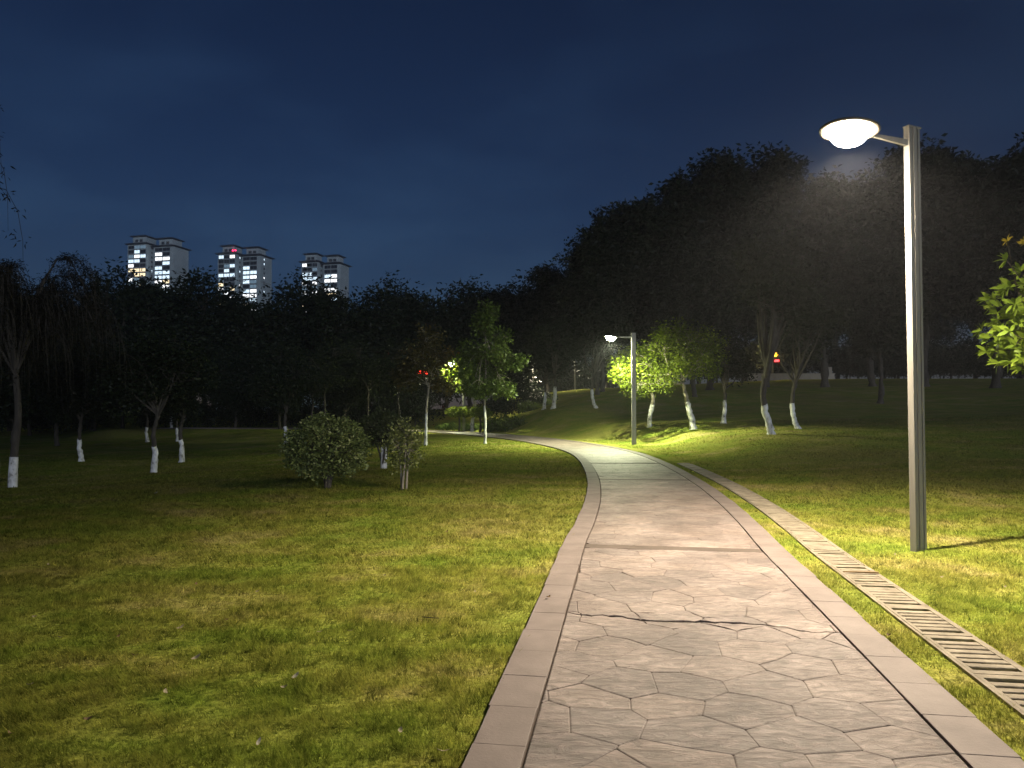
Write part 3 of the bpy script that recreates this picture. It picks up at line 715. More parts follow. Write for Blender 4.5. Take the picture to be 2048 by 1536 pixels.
def tree_kind(seed, trunk, rad, lobes, clumps, per, leaf, leafmat, bark='bark', paint=0.0, twigs=True, spread=0.42, aspect=0.5, droop=0.25, twig_r=0.012, limb_k=0.12, extra=None):
    """trunk: points up to the fork; lobes: (x, y, z, rx, rz) masses of foliage. Returns meshes."""
    rg = np.random.default_rng(seed)
    pts, rr = dense_line(trunk, rad)
    wob = rg.normal(size=(len(pts), 2)) * rad[0] * 0.10
    pts = [(p[0] + wob[i][0] * (i > 0), p[1] + wob[i][1] * (i > 0), p[2]) for i, p in enumerate(pts)]
    rr = [r * (1 + 0.08 * rg.normal()) for r in rr]
    pts = [(pts[0][0], pts[0][1], -0.15)] + pts; rr = [rr[0] * 1.5] + [rr[0] * 1.28] + rr[1:]
    b = MB(); b.tube(pts, rr, 9)
    cents, spr = [], []
    top = pts[-1]; r_top = rr[-1]
    for (x, y, z, rx, rz) in lobes:
        st = pts[-1] if rg.uniform() < 0.6 else pts[-1 - int(rg.integers(1, 4))]
        ln = bend(st, (x, y, z), rg, limb_k); rl = np.linspace(r_top * 0.62, twig_r * 1.6, len(ln)); b.tube(ln, list(rl), 6, cap=False)
        cp = sphere_pts(rg, clumps) * np.array([rx, rx, rz]) + np.array([x, y, z])
        cents.append(cp); spr.append(np.full(clumps, spread * (rx + rz) / 2))
        if twigs:
            for c in cp[rg.permutation(clumps)[:max(4, clumps // 3)]]:
                tw = bend(ln[3] if rg.uniform() < 0.5 else ln[-1], c, rg, 0.12, 4); b.tube(tw, [twig_r * 1.3, twig_r, twig_r * 0.8, twig_r * 0.4], 4, cap=False)
    if extra: extra(b, rg)
    tm = b.build('trunk', M[bark], False)
    V = leaf_cloud(rg, np.vstack(cents), np.concatenate(spr), per, leaf, aspect, droop)
    cm = leaf_mesh('crown', V, leafmat)
    pm = None
    if paint > 0:
        pp, pr_ = cut_line(pts, rr, paint); b = MB(); b.tube(pp, [r + 0.006 for r in pr_], 9)
        for q in range(len(b.v) - 9, len(b.v)): b.v[q] = (b.v[q][0], b.v[q][1], b.v[q][2] + rg.uniform(-0.06, 0.03))
        pm = b.build('painted_base', M['lime'], False)
    return dict(trunk=tm, crown=cm, paint=pm)
def auto_lobes(seed, n_, cx, cy, z0, z1, rx, lr):
    rg = np.random.default_rng(seed); out = []
    zc, hz = (z0 + z1) / 2, (z1 - z0) / 2
    for i in range(n_):
        d = rg.normal(size=3); d /= np.linalg.norm(d); r = rg.uniform(0.35, 1.0) ** 0.6
        k = lr * rg.uniform(0.75, 1.3)
        out.append((cx + d[0] * max(rx - k, 0.1) * r, cy + d[1] * max(rx - k, 0.1) * r, zc + d[2] * max(hz - k * 0.75, 0.1) * r, k, k * 0.75))
    return out
def plant(kind, loc, rz, label, name='broadleaf_tree', cat='tree', group=None, sc=1.0, crown='crown', squash=1.0):
    r = empty(name, loc, rz, sc); r.scale = (sc, sc, sc * squash); tag(r, label, cat, group)
    t = link('trunk', kind['trunk'], r)
    if kind.get('paint') is not None: link('painted_base', kind['paint'], t)
    link(crown, kind['crown'], r)
    return r

# ------------------------------------------------------------------ tall trees on the bank to the right
TALL = []
for i in range(3):
    TALL.append(tree_kind(100 + i, [(0, 0, 0), (0.15, 0.1, 2.2), (-0.1, 0.15, 4.2), (0.1, 0, 6.2)], [0.32, 0.25, 0.21, 0.17],
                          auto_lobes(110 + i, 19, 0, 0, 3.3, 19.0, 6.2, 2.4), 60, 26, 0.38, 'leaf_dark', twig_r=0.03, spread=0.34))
tall_spots = [ # top pixel, base pixel row, distance, kind
    (1205, 440, 800, 52, 0), (1265, 388, 795, 54, 2), (1310, 350, 790, 56, 1), (1420, 300, 775, 60, 2), (1530, 285, 772, 62, 0), (1650, 330, 770, 60, 1),
    (1745, 350, 768, 60, 2), (1850, 262, 766, 58, 0), (1990, 268, 770, 54, 1), (2110, 240, 775, 56, 2), (1095, 512, 815, 66, 1), (1390, 480, 790, 48, 0), (2230, 300, 790, 50, 0), (1760, 470, 790, 45, 1)]
tall_spots += [(1215 + 92 * q, 470 + 37 * (q * 5 % 3) - 5 * q, 770, 86 + 5 * (q % 3), q % 3) for q in range(12)] + [(1100, 585, 785, 104, 0), (1165, 560, 780, 108, 2), (1040, 600, 800, 100, 1)]
for i, (px, pt, pb, Y, k) in enumerate(tall_spots):
    p = at(px, pb, Y); p.z = tz(p.x, p.y) - 0.05
    H = at(px, pt, Y).z - p.z
    lb = {1205: 'tall dark tree at the low shoulder of the wood by the ragged tip', 1530: 'tallest round crowned dark tree in the wood on the bank',
          1850: 'tall dark tree whose crown stands directly behind the near lamp pole', 1990: 'tall dark tree beyond the near lamp pole, past a dip in the crowns'}.get(px)
    if lb: plant(TALL[k], p, 1.3 * i + 0.4, lb, sc=H / 18.6)
    elif Y > 80: plant(TALL[k], p, 1.3 * i + 0.4, 'dark tree filling the back of the wood on the bank', group='trees at the back of the wood', sc=H / 18.6)
    else: plant(TALL[k], p, 1.3 * i + 0.4, 'tall dark broad-leaved tree massed at the front of the wood on the bank', group='tall dark trees on the bank', sc=H / 18.6)

# ------------------------------------------------------------------ dark trees closing the far side of the lawn
BACK = []
for i in range(3):
    BACK.append(tree_kind(200 + i, [(0, 0, 0), (0.1, 0.05, 1.2), (0.0, 0.1, 2.6)], [0.2, 0.16, 0.13],
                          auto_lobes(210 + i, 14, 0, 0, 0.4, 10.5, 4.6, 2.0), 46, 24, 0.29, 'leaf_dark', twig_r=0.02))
back_spots = [(-60, 560, 60), (20, 585, 66), (95, 590, 70), (165, 578, 74), (235, 562, 72), (300, 560, 76), (345, 556, 70), (410, 578, 68), (475, 597, 74), (540, 588, 70),
              (600, 575, 76), (660, 580, 70), (720, 588, 66), (775, 570, 78), (835, 572, 72), (890, 566, 70), (940, 575, 80), (1000, 560, 72), (1050, 540, 76),
              (60, 680, 56), (190, 690, 54), (470, 690, 56), (560, 690, 52), (690, 680, 54), (800, 690, 58), (-140, 600, 62), (30, 588, 38), (-60, 575, 36), (115, 650, 43), (1010, 640, 60)]
for i, (px, pt, Y) in enumerate(back_spots):
    p = at(px, 850, Y); p.z = tz(p.x, p.y) - 0.05; H = at(px, pt - (14 if 220 < px < 730 and Y > 60 else 0), Y).z - p.z
    lb = {300: 'black treetop covering the foot of the tower with the highest roof', 475: 'black treetop covering the foot of the tower with the red light', 660: 'black treetop covering the foot of the lowest roofed tower'}.get(px)
    if Y < 45: plant(BACK[i % 3], p, 2.1 * i, 'dark leafy tree standing behind the thick footed willow', group='dark trees behind the willow', sc=H / 10.1)
    else: plant(BACK[i % 3], p, 2.1 * i, lb or 'black silhouetted tree in the long row behind the wide lawn', group=None if lb else 'dark tree row behind the lawn', sc=H / 10.1)

# loose spiky tops rising over the tree row
SPIKE = tree_kind(250, [(0, 0, 0), (0.05, 0, 4), (0, 0.05, 9)], [0.12, 0.09, 0.05], [(0, 0, z, 0.9 - 0.05 * z, 0.5) for z in np.arange(4.5, 12.5, 0.8)], 9, 10, 0.30, 'leaf_dark', twig_r=0.012, droop=-0.4)
for i, (px, pt, Y) in enumerate([(186, 536, 62), (212, 552, 66), (245, 562, 64), (1195, 408, 50), (640, 570, 64)]):
    p = at(px, 850, Y); p.z = tz(p.x, p.y); H = at(px, pt, Y).z - p.z
    plant(SPIKE, p, 1.9 * i, 'thin upright tree whose ragged tip rises above the tree row', name='slender_tree', group='thin ragged tree tops', sc=H / 12.6)

# hedge of dark shrubs behind the left lawn
HEDGE = tree_kind(260, [(0, 0, 0), (0, 0.05, 0.5)], [0.06, 0.05], auto_lobes(261, 9, 0, 0, 0.05, 2.3, 2.6, 0.95), 30, 16, 0.17, 'leaf_dark', twig_r=0.01)
for i, px in enumerate((-40, 40, 110, 180, 330, 420, 500, 570, 650, 720, 780, 830, 1010, 1065)):
    p = at(px, 850, 57 + (i * 37 % 7)); p.z = tz(p.x, p.y)
    plant(HEDGE, p, 0.9 * i, 'dark shrub in the low thicket along the back of the lawn', name='thicket_shrub', cat='shrub', group='dark thicket shrubs', crown='foliage', sc=0.95 + 0.1 * (i % 3))

for i in range(19):
    px = 1225 + 52 * i; p = at(px, 757, 84 + (i * 29 % 6)); p.z = tz(p.x, p.y)
    plant(HEDGE, p, 1.3 * i, 'dark shrub in the thicket along the top of the bank', name='thicket_shrub', cat='shrub', group='dark thicket shrubs on the bank', crown='foliage', sc=2.0 + 0.25 * (i % 3))
for i in range(13):
    px = 1700 + 36 * i; p = at(px, 757, 79.5 + (i * 3 % 2)); p.z = tz(p.x, p.y)
    plant(HEDGE, p, 0.8 * i, 'low dark hedge shrub along the crest of the bank beyond the near lamp post', name='thicket_shrub', cat='shrub', group='hedge shrubs on the crest', crown='foliage', sc=0.95 + 0.1 * (i % 2))
for i, px in enumerate((1050, 1085, 1120, 1155, 1190)):
    p = at(px, 775, 97 + 2 * (i % 2)); p.z = tz(p.x, p.y)
    plant(HEDGE, p, 1.1 * i, 'dark shrub behind the far lamp at the top of the bank', name='thicket_shrub', cat='shrub', group='dark shrubs behind the far lamp', crown='foliage', sc=2.2)

# ------------------------------------------------------------------ whitewashed trees on the left lawn
LAWN_T = []
for i, ln in enumerate(((0.10, 0.0), (-0.12, 0.05), (0.04, -0.08))):
    LAWN_T.append(tree_kind(300 + i, [(0, 0, 0), (ln[0] * 0.4, ln[1], 0.6), (-ln[0] * 0.2, ln[1], 1.25), (ln[0], 0, 1.8)], [0.10, 0.08, 0.072, 0.06],
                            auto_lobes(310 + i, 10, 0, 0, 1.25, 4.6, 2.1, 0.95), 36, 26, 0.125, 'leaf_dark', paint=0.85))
lawn_spots = [ (307, 945, 23.6, 0, 1.0, 'tree with bent whitewashed trunk standing alone on the wide lawn before the thicket'),
    (363, 925, 28.0, 1, 0.98, 'tree with straight whitewashed trunk just behind the bent whitewashed one'),
    (163, 922, 28.7, 2, 0.98, 'whitewashed tree between the willow and the bent trunk tree'),
    (295, 884, 45.0, 1, 1.0, 'far whitewashed tree partly behind the bent trunk tree'),
    (343, 872, 55.0, 0, 1.05, 'farthest whitewashed tree by the lit strip of ground'),
    (355, 884, 43.0, 2, 0.9, 'thin whitewashed tree half hidden by the straight trunk tree'),
    (572, 888, 37.0, 1, 1.0, 'whitewashed tree in the dark beyond the big round bush')]
for i, (px, py, Y, k, sc, lb) in enumerate(lawn_spots):
    plant(LAWN_T[k], foot(px, py, Y), 2.4 * i + 0.3, lb, name='whitewashed_tree', group='whitewashed trees on the wide lawn', sc=sc)

# drooping willow at the left edge
def willow(seed, R_, H_, nb, ns, painted):
    rg = np.random.default_rng(seed)
    tp = [(0, 0, 0), (0.02, 0, 0.8), (0.08, 0.05, 1.8), (0.0, 0.1, 2.8)]
    pts, rr = dense_line(tp, [0.105, 0.09, 0.08, 0.07]); pts = [(0, 0, -0.15)] + pts; rr = [0.13] + rr
    b = MB(); b.tube(pts, rr, 9); tw = MB(); lc = []
    for i in range(nb):
        a = 2 * math.pi * (i + rg.uniform(-0.3, 0.3)) / nb; reach = R_ * rg.uniform(0.45, 1.0); h = H_ * rg.uniform(0.72, 1.0)
        P = [np.array(pts[-1]) + np.array([math.cos(a), math.sin(a), 0]) * reach * u + np.array([0, 0, (h - 2.8) * math.sin(min(u * 1.75, 1.9) * math.pi / 2 * 0.98) ]) for u in np.linspace(0, 1, 7)]
        b.tube(P, list(np.linspace(0.04, 0.008, 7)), 6, cap=False)
        for j in range(ns):
            u = rg.uniform(0.25, 1.0); k = min(int(u * 6), 5); s0 = P[k] + (P[k + 1] - P[k]) * (u * 6 - k)
            d = np.array([math.cos(a + rg.normal() * 0.8), math.sin(a + rg.normal() * 0.8), 0]); L = rg.uniform(0.8, 2.6)
            line = [s0 + d * 0.55 * L * (1 - (1 - t) ** 2) * 0.6 + np.array([0, 0, 0.18 * L * math.sin(t * 2.2) - L * 0.8 * t * t]) + rg.normal(size=3) * 0.02 for t in np.linspace(0, 1, 6)]
            tw.tube(line, [0.007, 0.006, 0.005, 0.005, 0.004, 0.002], 3, cap=False)
            for t in range(1, 6): lc.append(line[t])
    V = leaf_cloud(rg, np.array(lc), 0.12, 7, 0.09, 0.24, 0.9)
    pp, pr_ = cut_line(pts, rr, painted); pb = MB(); pb.tube(pp, [r + 0.006 for r in pr_], 9)
    return dict(trunk=b.build('trunk', M['bark'], False), crown=leaf_mesh('crown', V, 'leaf_willow'), twigs=tw.build('hanging_twigs', M['bark'], False), paint=pb.build('painted_base', M['lime'], False))
W1 = willow(400, 2.2, 5.9, 13, 44, 0.76)
for (px, py, Y, rz, sc, lb) in ((25, 975, 18.7, 0.4, 1.0, 'willow with thick whitewashed foot and bare drooping twigs at the lawn edge'),
                                (-10, 957, 20.5, 2.2, 1.0, 'second whitewashed willow trunk close beside the thick footed willow')):
    r = plant(W1, foot(px, py, Y), rz, lb, name='willow_tree', sc=sc); link('hanging_twigs', W1['twigs'], r)
# ---- overhanging bare willow spray whose tips enter the top left of the view
W2 = willow(411, 3.0, 8.2, 9, 22, 0.8)
r = plant(W2, Vector((-11.4, 11.3, tz(-11.4, 11.3))), 0.5, 'tall willow beside the lawn with hanging twigs reaching into the sky', name='willow_tree'); link('hanging_twigs', W2['twigs'], r)

# ------------------------------------------------------------------ two slender trees by the bend
SLIM = tree_kind(500, [(0, 0, 0), (0.02, 0, 0.9), (-0.02, 0.03, 1.8), (0.03, 0, 3.0), (0.0, 0, 4.4)], [0.055, 0.048, 0.042, 0.034, 0.02],
                 [(-0.5, 0.2, 2.4, 0.62, 0.36), (0.7, -0.2, 2.3, 0.62, 0.34), (0.1, 0.5, 2.8, 0.7, 0.4), (-0.9, -0.2, 3.0, 0.6, 0.36), (1.15, 0.0, 3.35, 0.62, 0.32), (0.3, -0.5, 3.6, 0.75, 0.45),
                  (-0.5, 0.2, 3.9, 0.7, 0.45), (0.5, 0.3, 4.4, 0.65, 0.45), (-0.15, -0.1, 4.9, 0.55, 0.45), (0.1, 0.1, 5.5, 0.4, 0.4), (-0.2, -0.6, 2.2, 0.5, 0.3)], 40, 20, 0.135, 'leaf_mid', bark='pale_bark', paint=1.55, limb_k=0.06, twig_r=0.008)
plant(SLIM, foot(970, 886, 31.0), 0.0, 'slender young tree with pale trunk on the tip of lawn inside the path bend', name='young_tree')
SLIM2 = tree_kind(501, [(0, 0, 0), (0.02, 0, 0.8), (0.04, 0.0, 1.6), (0.14, 0, 2.4)], [0.06, 0.05, 0.045, 0.04],
                  [(-0.6, 0.2, 2.6, 0.6, 0.4), (0.75, 0.1, 2.45, 0.55, 0.34), (0.2, -0.3, 3.0, 0.75, 0.5), (-0.5, -0.2, 3.4, 0.7, 0.5), (0.5, 0.3, 3.7, 0.7, 0.5), (0.0, 0.1, 4.3, 0.7, 0.5), (-0.8, 0.3, 3.0, 0.5, 0.4)],
                  34, 17, 0.13, 'leaf_red', bark='pale_bark', paint=1.3, limb_k=0.08, twig_r=0.008)
plant(SLIM2, foot(851, 890, 30.0), 0.3, 'young reddish tree with long pale trunk between the clipped bushes and the path', name='young_tree')
DIM = tree_kind(502, [(0, 0, 0), (0.05, 0, 1.0), (-0.05, 0.05, 2.0), (0.05, 0, 2.6)], [0.08, 0.065, 0.055, 0.05], auto_lobes(503, 10, 0, 0, 1.7, 6.2, 2.0, 0.9), 22, 15, 0.14, 'leaf_shade', bark='bark', twig_r=0.01)
for i, (px, py, Y, sc, lb) in enumerate(((797, 862, 44, 1.0, 'dim spreading tree behind the pair of clipped bushes'), (650, 866, 46, 1.05, 'dim grey trunked tree behind the top of the big round bush'),
                                         (624, 868, 43, 0.9, 'thin dim tree between the whitewashed tree and the big round bush'), (735, 864, 50, 1.1, 'dim tree over the gap between the clipped bushes'))):
    plant(DIM, foot(px, py, Y), 1.7 * i, lb, name='dim_tree', sc=sc)

# ------------------------------------------------------------------ lit trees round the bend lamp
RT = {}
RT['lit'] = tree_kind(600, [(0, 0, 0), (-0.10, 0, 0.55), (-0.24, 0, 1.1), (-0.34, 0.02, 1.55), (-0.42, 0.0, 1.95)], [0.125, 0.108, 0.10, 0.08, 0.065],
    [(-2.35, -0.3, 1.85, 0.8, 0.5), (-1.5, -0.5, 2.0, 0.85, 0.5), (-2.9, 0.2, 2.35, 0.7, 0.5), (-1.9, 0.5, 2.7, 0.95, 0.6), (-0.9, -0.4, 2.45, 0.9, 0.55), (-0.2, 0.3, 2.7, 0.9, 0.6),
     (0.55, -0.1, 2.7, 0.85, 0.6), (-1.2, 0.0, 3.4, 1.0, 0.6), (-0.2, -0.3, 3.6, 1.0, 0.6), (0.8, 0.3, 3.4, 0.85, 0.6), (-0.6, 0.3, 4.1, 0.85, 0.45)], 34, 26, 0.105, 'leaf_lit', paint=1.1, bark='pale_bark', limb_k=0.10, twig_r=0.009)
plant(RT['lit'], foot(1387, 857, 31.0), 0.0, 'bright green tree with forked leaning whitewashed trunk behind the bend lamp', name='whitewashed_tree')
RT['lean'] = tree_kind(601, [(0, 0, 0), (0.02, 0, 0.5), (0.16, 0, 1.05), (0.10, 0, 1.5), (-0.3, 0, 2.0)], [0.105, 0.095, 0.085, 0.07, 0.055],
    auto_lobes(602, 8, -0.6, 0, 1.6, 3.7, 1.9, 0.75), 26, 20, 0.105, 'leaf_lit', paint=1.0, bark='pale_bark', twig_r=0.009)
plant(RT['lean'], foot(944, 868, 46.9), 0.0, 'tree with glowing yellow green leaves wrapped round the leaf hidden lamp', name='whitewashed_tree', sc=1.12, squash=1.2)
plant(RT['lean'], foot(1299, 848, 33.5), 0.0, 'tree with short curved whitewashed trunk just behind the bend lamp pole', name='whitewashed_tree')
RT['mid'] = tree_kind(603, [(0, 0, 0), (0.06, 0, 0.5), (0.08, 0, 1.05), (0.02, 0, 1.7)], [0.105, 0.085, 0.08, 0.07], auto_lobes(604, 10, 0.2, 0, 1.5, 4.9, 2.0, 0.9), 26, 20, 0.12, 'leaf_shade', paint=1.03, bark='bark', twig_r=0.009)
plant(RT['mid'], foot(1447, 847, 33.0), 0.2, 'dark tree with upright whitewashed trunk between the bright tree and the thick one', name='whitewashed_tree')
RT['thick'] = tree_kind(605, [(0, 0, 0), (-0.10, 0, 0.4), (-0.24, 0, 1.0), (-0.26, 0, 1.6), (-0.12, 0, 2.2)], [0.125, 0.108, 0.105, 0.105, 0.12], auto_lobes(606, 15, 0.1, 0, 3.5, 7.2, 2.3, 1.0), 28, 20, 0.13, 'leaf_shade', paint=1.06, bark='bark', twig_r=0.011)
plant(RT['thick'], foot(1543, 869, 26.0), 0.0, 'large dark tree with the thickest leaning whitewashed trunk near the bend lamp', name='whitewashed_tree')
RT['crook'] = tree_kind(607, [(0, 0, 0), (-0.14, 0, 0.28), (-0.22, 0, 0.7), (-0.20, 0, 1.3), (-0.05, 0, 2.0)], [0.10, 0.09, 0.085, 0.08, 0.08], auto_lobes(608, 11, 0.3, 0, 2.7, 5.6, 2.0, 0.95), 26, 20, 0.12, 'leaf_shade', paint=1.02, bark='bark', twig_r=0.01)
plant(RT['crook'], foot(1597, 857, 29.0), 0.0, 'dark tree with crooked whitewashed foot just behind the thickest trunked tree', name='whitewashed_tree')
for i, (px, py, Y, sc, lb) in enumerate(((1107, 816, 46, 1.3, 'dark tree with small white foot below the far lamps on the bank'), (1192, 812, 45, 1.1, 'dark tree with leaning white foot on the slope behind the bend lamp pole'), (1088, 822, 50, 1.1, 'dark tree with faint white foot farthest under the small far lamp'))):
    plant(RT['crook'] if i == 1 else RT['mid'], foot(px, py, Y), 0.2 * i, lb, name='whitewashed_tree', sc=sc)

# ------------------------------------------------------------------ tree with large leaves at the right edge
def whorls(seed):
    rg = np.random.default_rng(seed); b = MB(); V = []; VY = []
    pts, rr = dense_line([(0, 0, 0), (0.05, 0, 0.8), (-0.05, 0.05, 1.5)], [0.09, 0.075, 0.065]); b.tube([(0, 0, -0.15)] + pts, [0.11] + rr, 9)
    tips = []
    for i in range(620):
        d = rg.normal(size=3); d /= np.linalg.norm(d); d[2] = d[2] * 0.85
        r = rg.uniform(0.45, 1.0) ** 0.5
        tips.append(np.array([0, 0, 2.55]) + d * r * np.array([1.65, 1.65, 1.15]))
    tips += [np.array([-1.60, -0.05, 3.50]), np.array([-1.42, -0.1, 3.46]), np.array([-1.58, 0.0, 3.28]), np.array([-1.35, 0.1, 3.15])]
    for q, tp_ in enumerate(tips):
        if q % 4 == 0 or q >= 620: b.tube(bend(pts[-1 - (q % 3)], tp_, rg, 0.14, 6), list(np.linspace(0.022, 0.004, 6)), 5, cap=False)
        out = tp_ - np.array([0, 0, 2.2]); out /= np.linalg.norm(out)
        young = q >= 620 and q < 622
        for k in range(9):
            a = out * 0.55 + rg.normal(size=3) * 0.6; a[2] -= 0.10; a /= np.linalg.norm(a)
            w = np.cross(a, out + rg.normal(size=3) * 0.35); w /= np.linalg.norm(w) + 1e-9; n_ = np.cross(w, a)
            if n_[2] < 0: n_ = -n_
            L = rg.uniform(0.11, 0.17) * (0.6 if young else 1); W = L * 0.19; p = tp_
            pts6 = [p, p + a * L * .35 + w * W + n_ * L * .06, p + a * L * .7 + w * W * .8 + n_ * L * .02, p + a * L - n_ * L * .10, p + a * L * .7 - w * W * .8 + n_ * L * .02, p + a * L * .35 - w * W + n_ * L * .06]
            (VY if young else V).append(pts6)
    lv = np.array(V).reshape(-1, 3); ly = np.array(VY).reshape(-1, 3)
    return (b.build('trunk', M['bark'], False), np_mesh('crown', lv, np.arange(len(lv)).reshape(-1, 6), 6, [M['leaf_big']]), np_mesh('young_leaves', ly, np.arange(len(ly)).reshape(-1, 6), 6, [M['leaf_young']]))
wt, wc, wy = whorls(700)
r = empty('large_leaf_tree', (7.55, 9.0, tz(7.55, 9.0)), 0.0); tag(r, 'small tree with large lit yellow green leaves beside the tall near lamp post', 'tree')
link('trunk', wt, r); link('crown', wc, r); link('young_leaves', wy, r)

# ------------------------------------------------------------------ clipped bushes on the left lawn
def bush(seed, stems, cz, rx, ry, rz_, n_tips, per, leaf, mat, bark, low=0.0, stem_r=0.028, shell=0.72, twig=0.006):
    rg = np.random.default_rng(seed); b = MB()
    for (a, sx, sy, h) in stems:
        P = [(0.04 * math.cos(a), 0.04 * math.sin(a), -0.1), (0.05 * math.cos(a), 0.05 * math.sin(a), 0.12), (sx * 0.5, sy * 0.5, h * 0.55), (sx, sy, h)]
        pp, rr = dense_line(P, [stem_r * 1.2, stem_r, stem_r * 0.8, stem_r * 0.4]); b.tube(pp, rr, 7)
    d = rg.normal(size=(n_tips * 3, 3)); d /= np.linalg.norm(d, axis=1)[:, None]
    r = shell + (1 - shell) * rg.uniform(0, 1, len(d)); r *= 1 + 0.06 * np.sin(5 * d[:, 0] + 3 * d[:, 2]) + 0.05 * np.sin(9 * d[:, 1] + 7 * d[:, 2])
    P = d * r[:, None] * np.array([rx, ry, rz_]) + np.array([0, 0, cz]); P = P[P[:, 2] > low][:n_tips]
    for p in P[::5]:
        st = stems[int(rg.integers(len(stems)))]; b.tube(bend((st[1] * 0.8, st[2] * 0.8, st[3] * 0.8), p, rg, 0.1, 4), [twig * 1.4, twig, twig * .8, twig * .4], 4, cap=False)
    V = leaf_cloud(rg, P, 0.085, per, leaf, 0.52, -0.05)
    return dict(trunk=b.build('stems', M[bark], False), crown=leaf_mesh('foliage', V, mat))
def place_bush(k, loc, rz, label, name='clipped_bush', sc=1.0):
    r = empty(name, loc, rz, sc); tag(r, label, 'bush')
    link('stems', k['trunk'], r); link('foliage', k['crown'], r); return r
B1 = bush(800, [(0, 0.25, 0.1, 0.7), (1.5, -0.15, 0.25, 0.8), (3.0, -0.3, -0.1, 0.7), (4.4, 0.1, -0.25, 0.75), (5.5, 0.05, 0.05, 0.9)], 0.76, 0.76, 0.74, 0.58, 1050, 9, 0.062, 'leaf_bush', 'bark', 0.16)
place_bush(B1, foot(655, 977, 13.8), 0.0, 'big round clipped bush on short dark stems on the wide lawn')
B2 = bush(801, [(0.3, 0.16, 0.05, 1.05), (2.6, -0.14, 0.05, 0.95), (4.2, 0.02, -0.14, 0.9)], 0.78, 0.36, 0.34, 0.46, 240, 7, 0.062, 'leaf_sparse', 'pale_bark', 0.22, 0.022, 0.45)
place_bush(B2, foot(808, 981, 13.6), 0.2, 'thin sparse bush with forked bare stems next to the big round bush', 'sparse_bush')
B3 = bush(802, [(0, 0.2, 0.1, 0.8), (2.1, -0.2, 0.15, 0.8), (4.2, 0.0, -0.2, 0.8)], 0.98, 0.62, 0.6, 0.42, 560, 9, 0.062, 'leaf_dull', 'bark', 0.5)
bt = place_bush(B3, foot(767, 938, 18.0), 0.4, 'darker round bush on a white foot behind the thin sparse bush')
mbp = MB(); mbp.tube([(0, 0, -0.1), (0.01, 0, 0.25), (0.0, 0.01, 0.52)], [0.09, 0.075, 0.07], 9); mbp.build('painted_base', M['lime'], bt)

# mushroom shaped clipped shrubs and ground shrubs below the third lamp
MUSH = tree_kind(820, [(0, 0, 0), (0.05, 0, 0.4), (0, 0, 0.85)], [0.07, 0.06, 0.05], [(0, 0, 1.2, 0.8, 0.34), (0.3, 0.1, 1.2, 0.55, 0.3), (-0.3, -0.1, 1.22, 0.55, 0.3)], 90, 12, 0.10, 'leaf_lit', twig_r=0.008, spread=0.2)
for (px, Y, lb) in ((918, 46.5, 'mushroom shaped clipped shrub in front of the leaf hidden lamp post'), (960, 46.0, 'mushroom shaped clipped shrub behind the slender young tree trunk')):
    p = foot(px, 868, Y); plant(MUSH, p, 0.5, lb, name='topiary_shrub', cat='shrub', crown='foliage', group=None, sc=1.0)
LOW = tree_kind(821, [(0, 0, 0), (0, 0, 0.2)], [0.03, 0.03], [(0, 0, 0.25, 0.7, 0.22), (0.6, 0.1, 0.2, 0.55, 0.2), (-0.6, -0.05, 0.22, 0.55, 0.2)], 60, 12, 0.09, 'leaf_mid', twig_r=0.006, spread=0.22, droop=-0.3)
for i, (px, py, Y) in enumerate(((905, 864, 49.5), (940, 864, 49.0), (978, 866, 47.5), (1015, 862, 46.0))):
    plant(LOW, foot(px, py, Y), 1.1 * i, 'low lit ground shrub at the path edge below the clipped mushrooms', name='ground_shrub', cat='shrub', crown='foliage', group='low shrubs by the far path')
for i, (px, py, Y, sc, lb) in enumerate(((1010, 858, 45, 1.2, 'dark rounded shrub beside the far path behind the slender young tree'), (1060, 806, 58, 1.1, 'lit shrub under the far lamp among the trunks'), (1100, 800, 60, 1.0, 'smaller lit shrub past the far lamp among the trunks'),
                                         (214, 862, 66, 1.4, 'lit yellow green shrub between whitewashed trunks at the far side'), (238, 856, 70, 1.7, 'taller lit yellow green shrub at the far side of the lawn'), (440, 836, 82, 2.0, 'small lit tree-like shrub beside the far strip lamp'), (285, 858, 66, 1.1, 'low lit shrub behind the bent trunk tree'))):
    plant(MUSH if i in (5,) else LOW, foot(px, py, Y), 0.7 * i, lb, name='lit_shrub', cat='shrub', crown='foliage', sc=sc, squash=1.6)

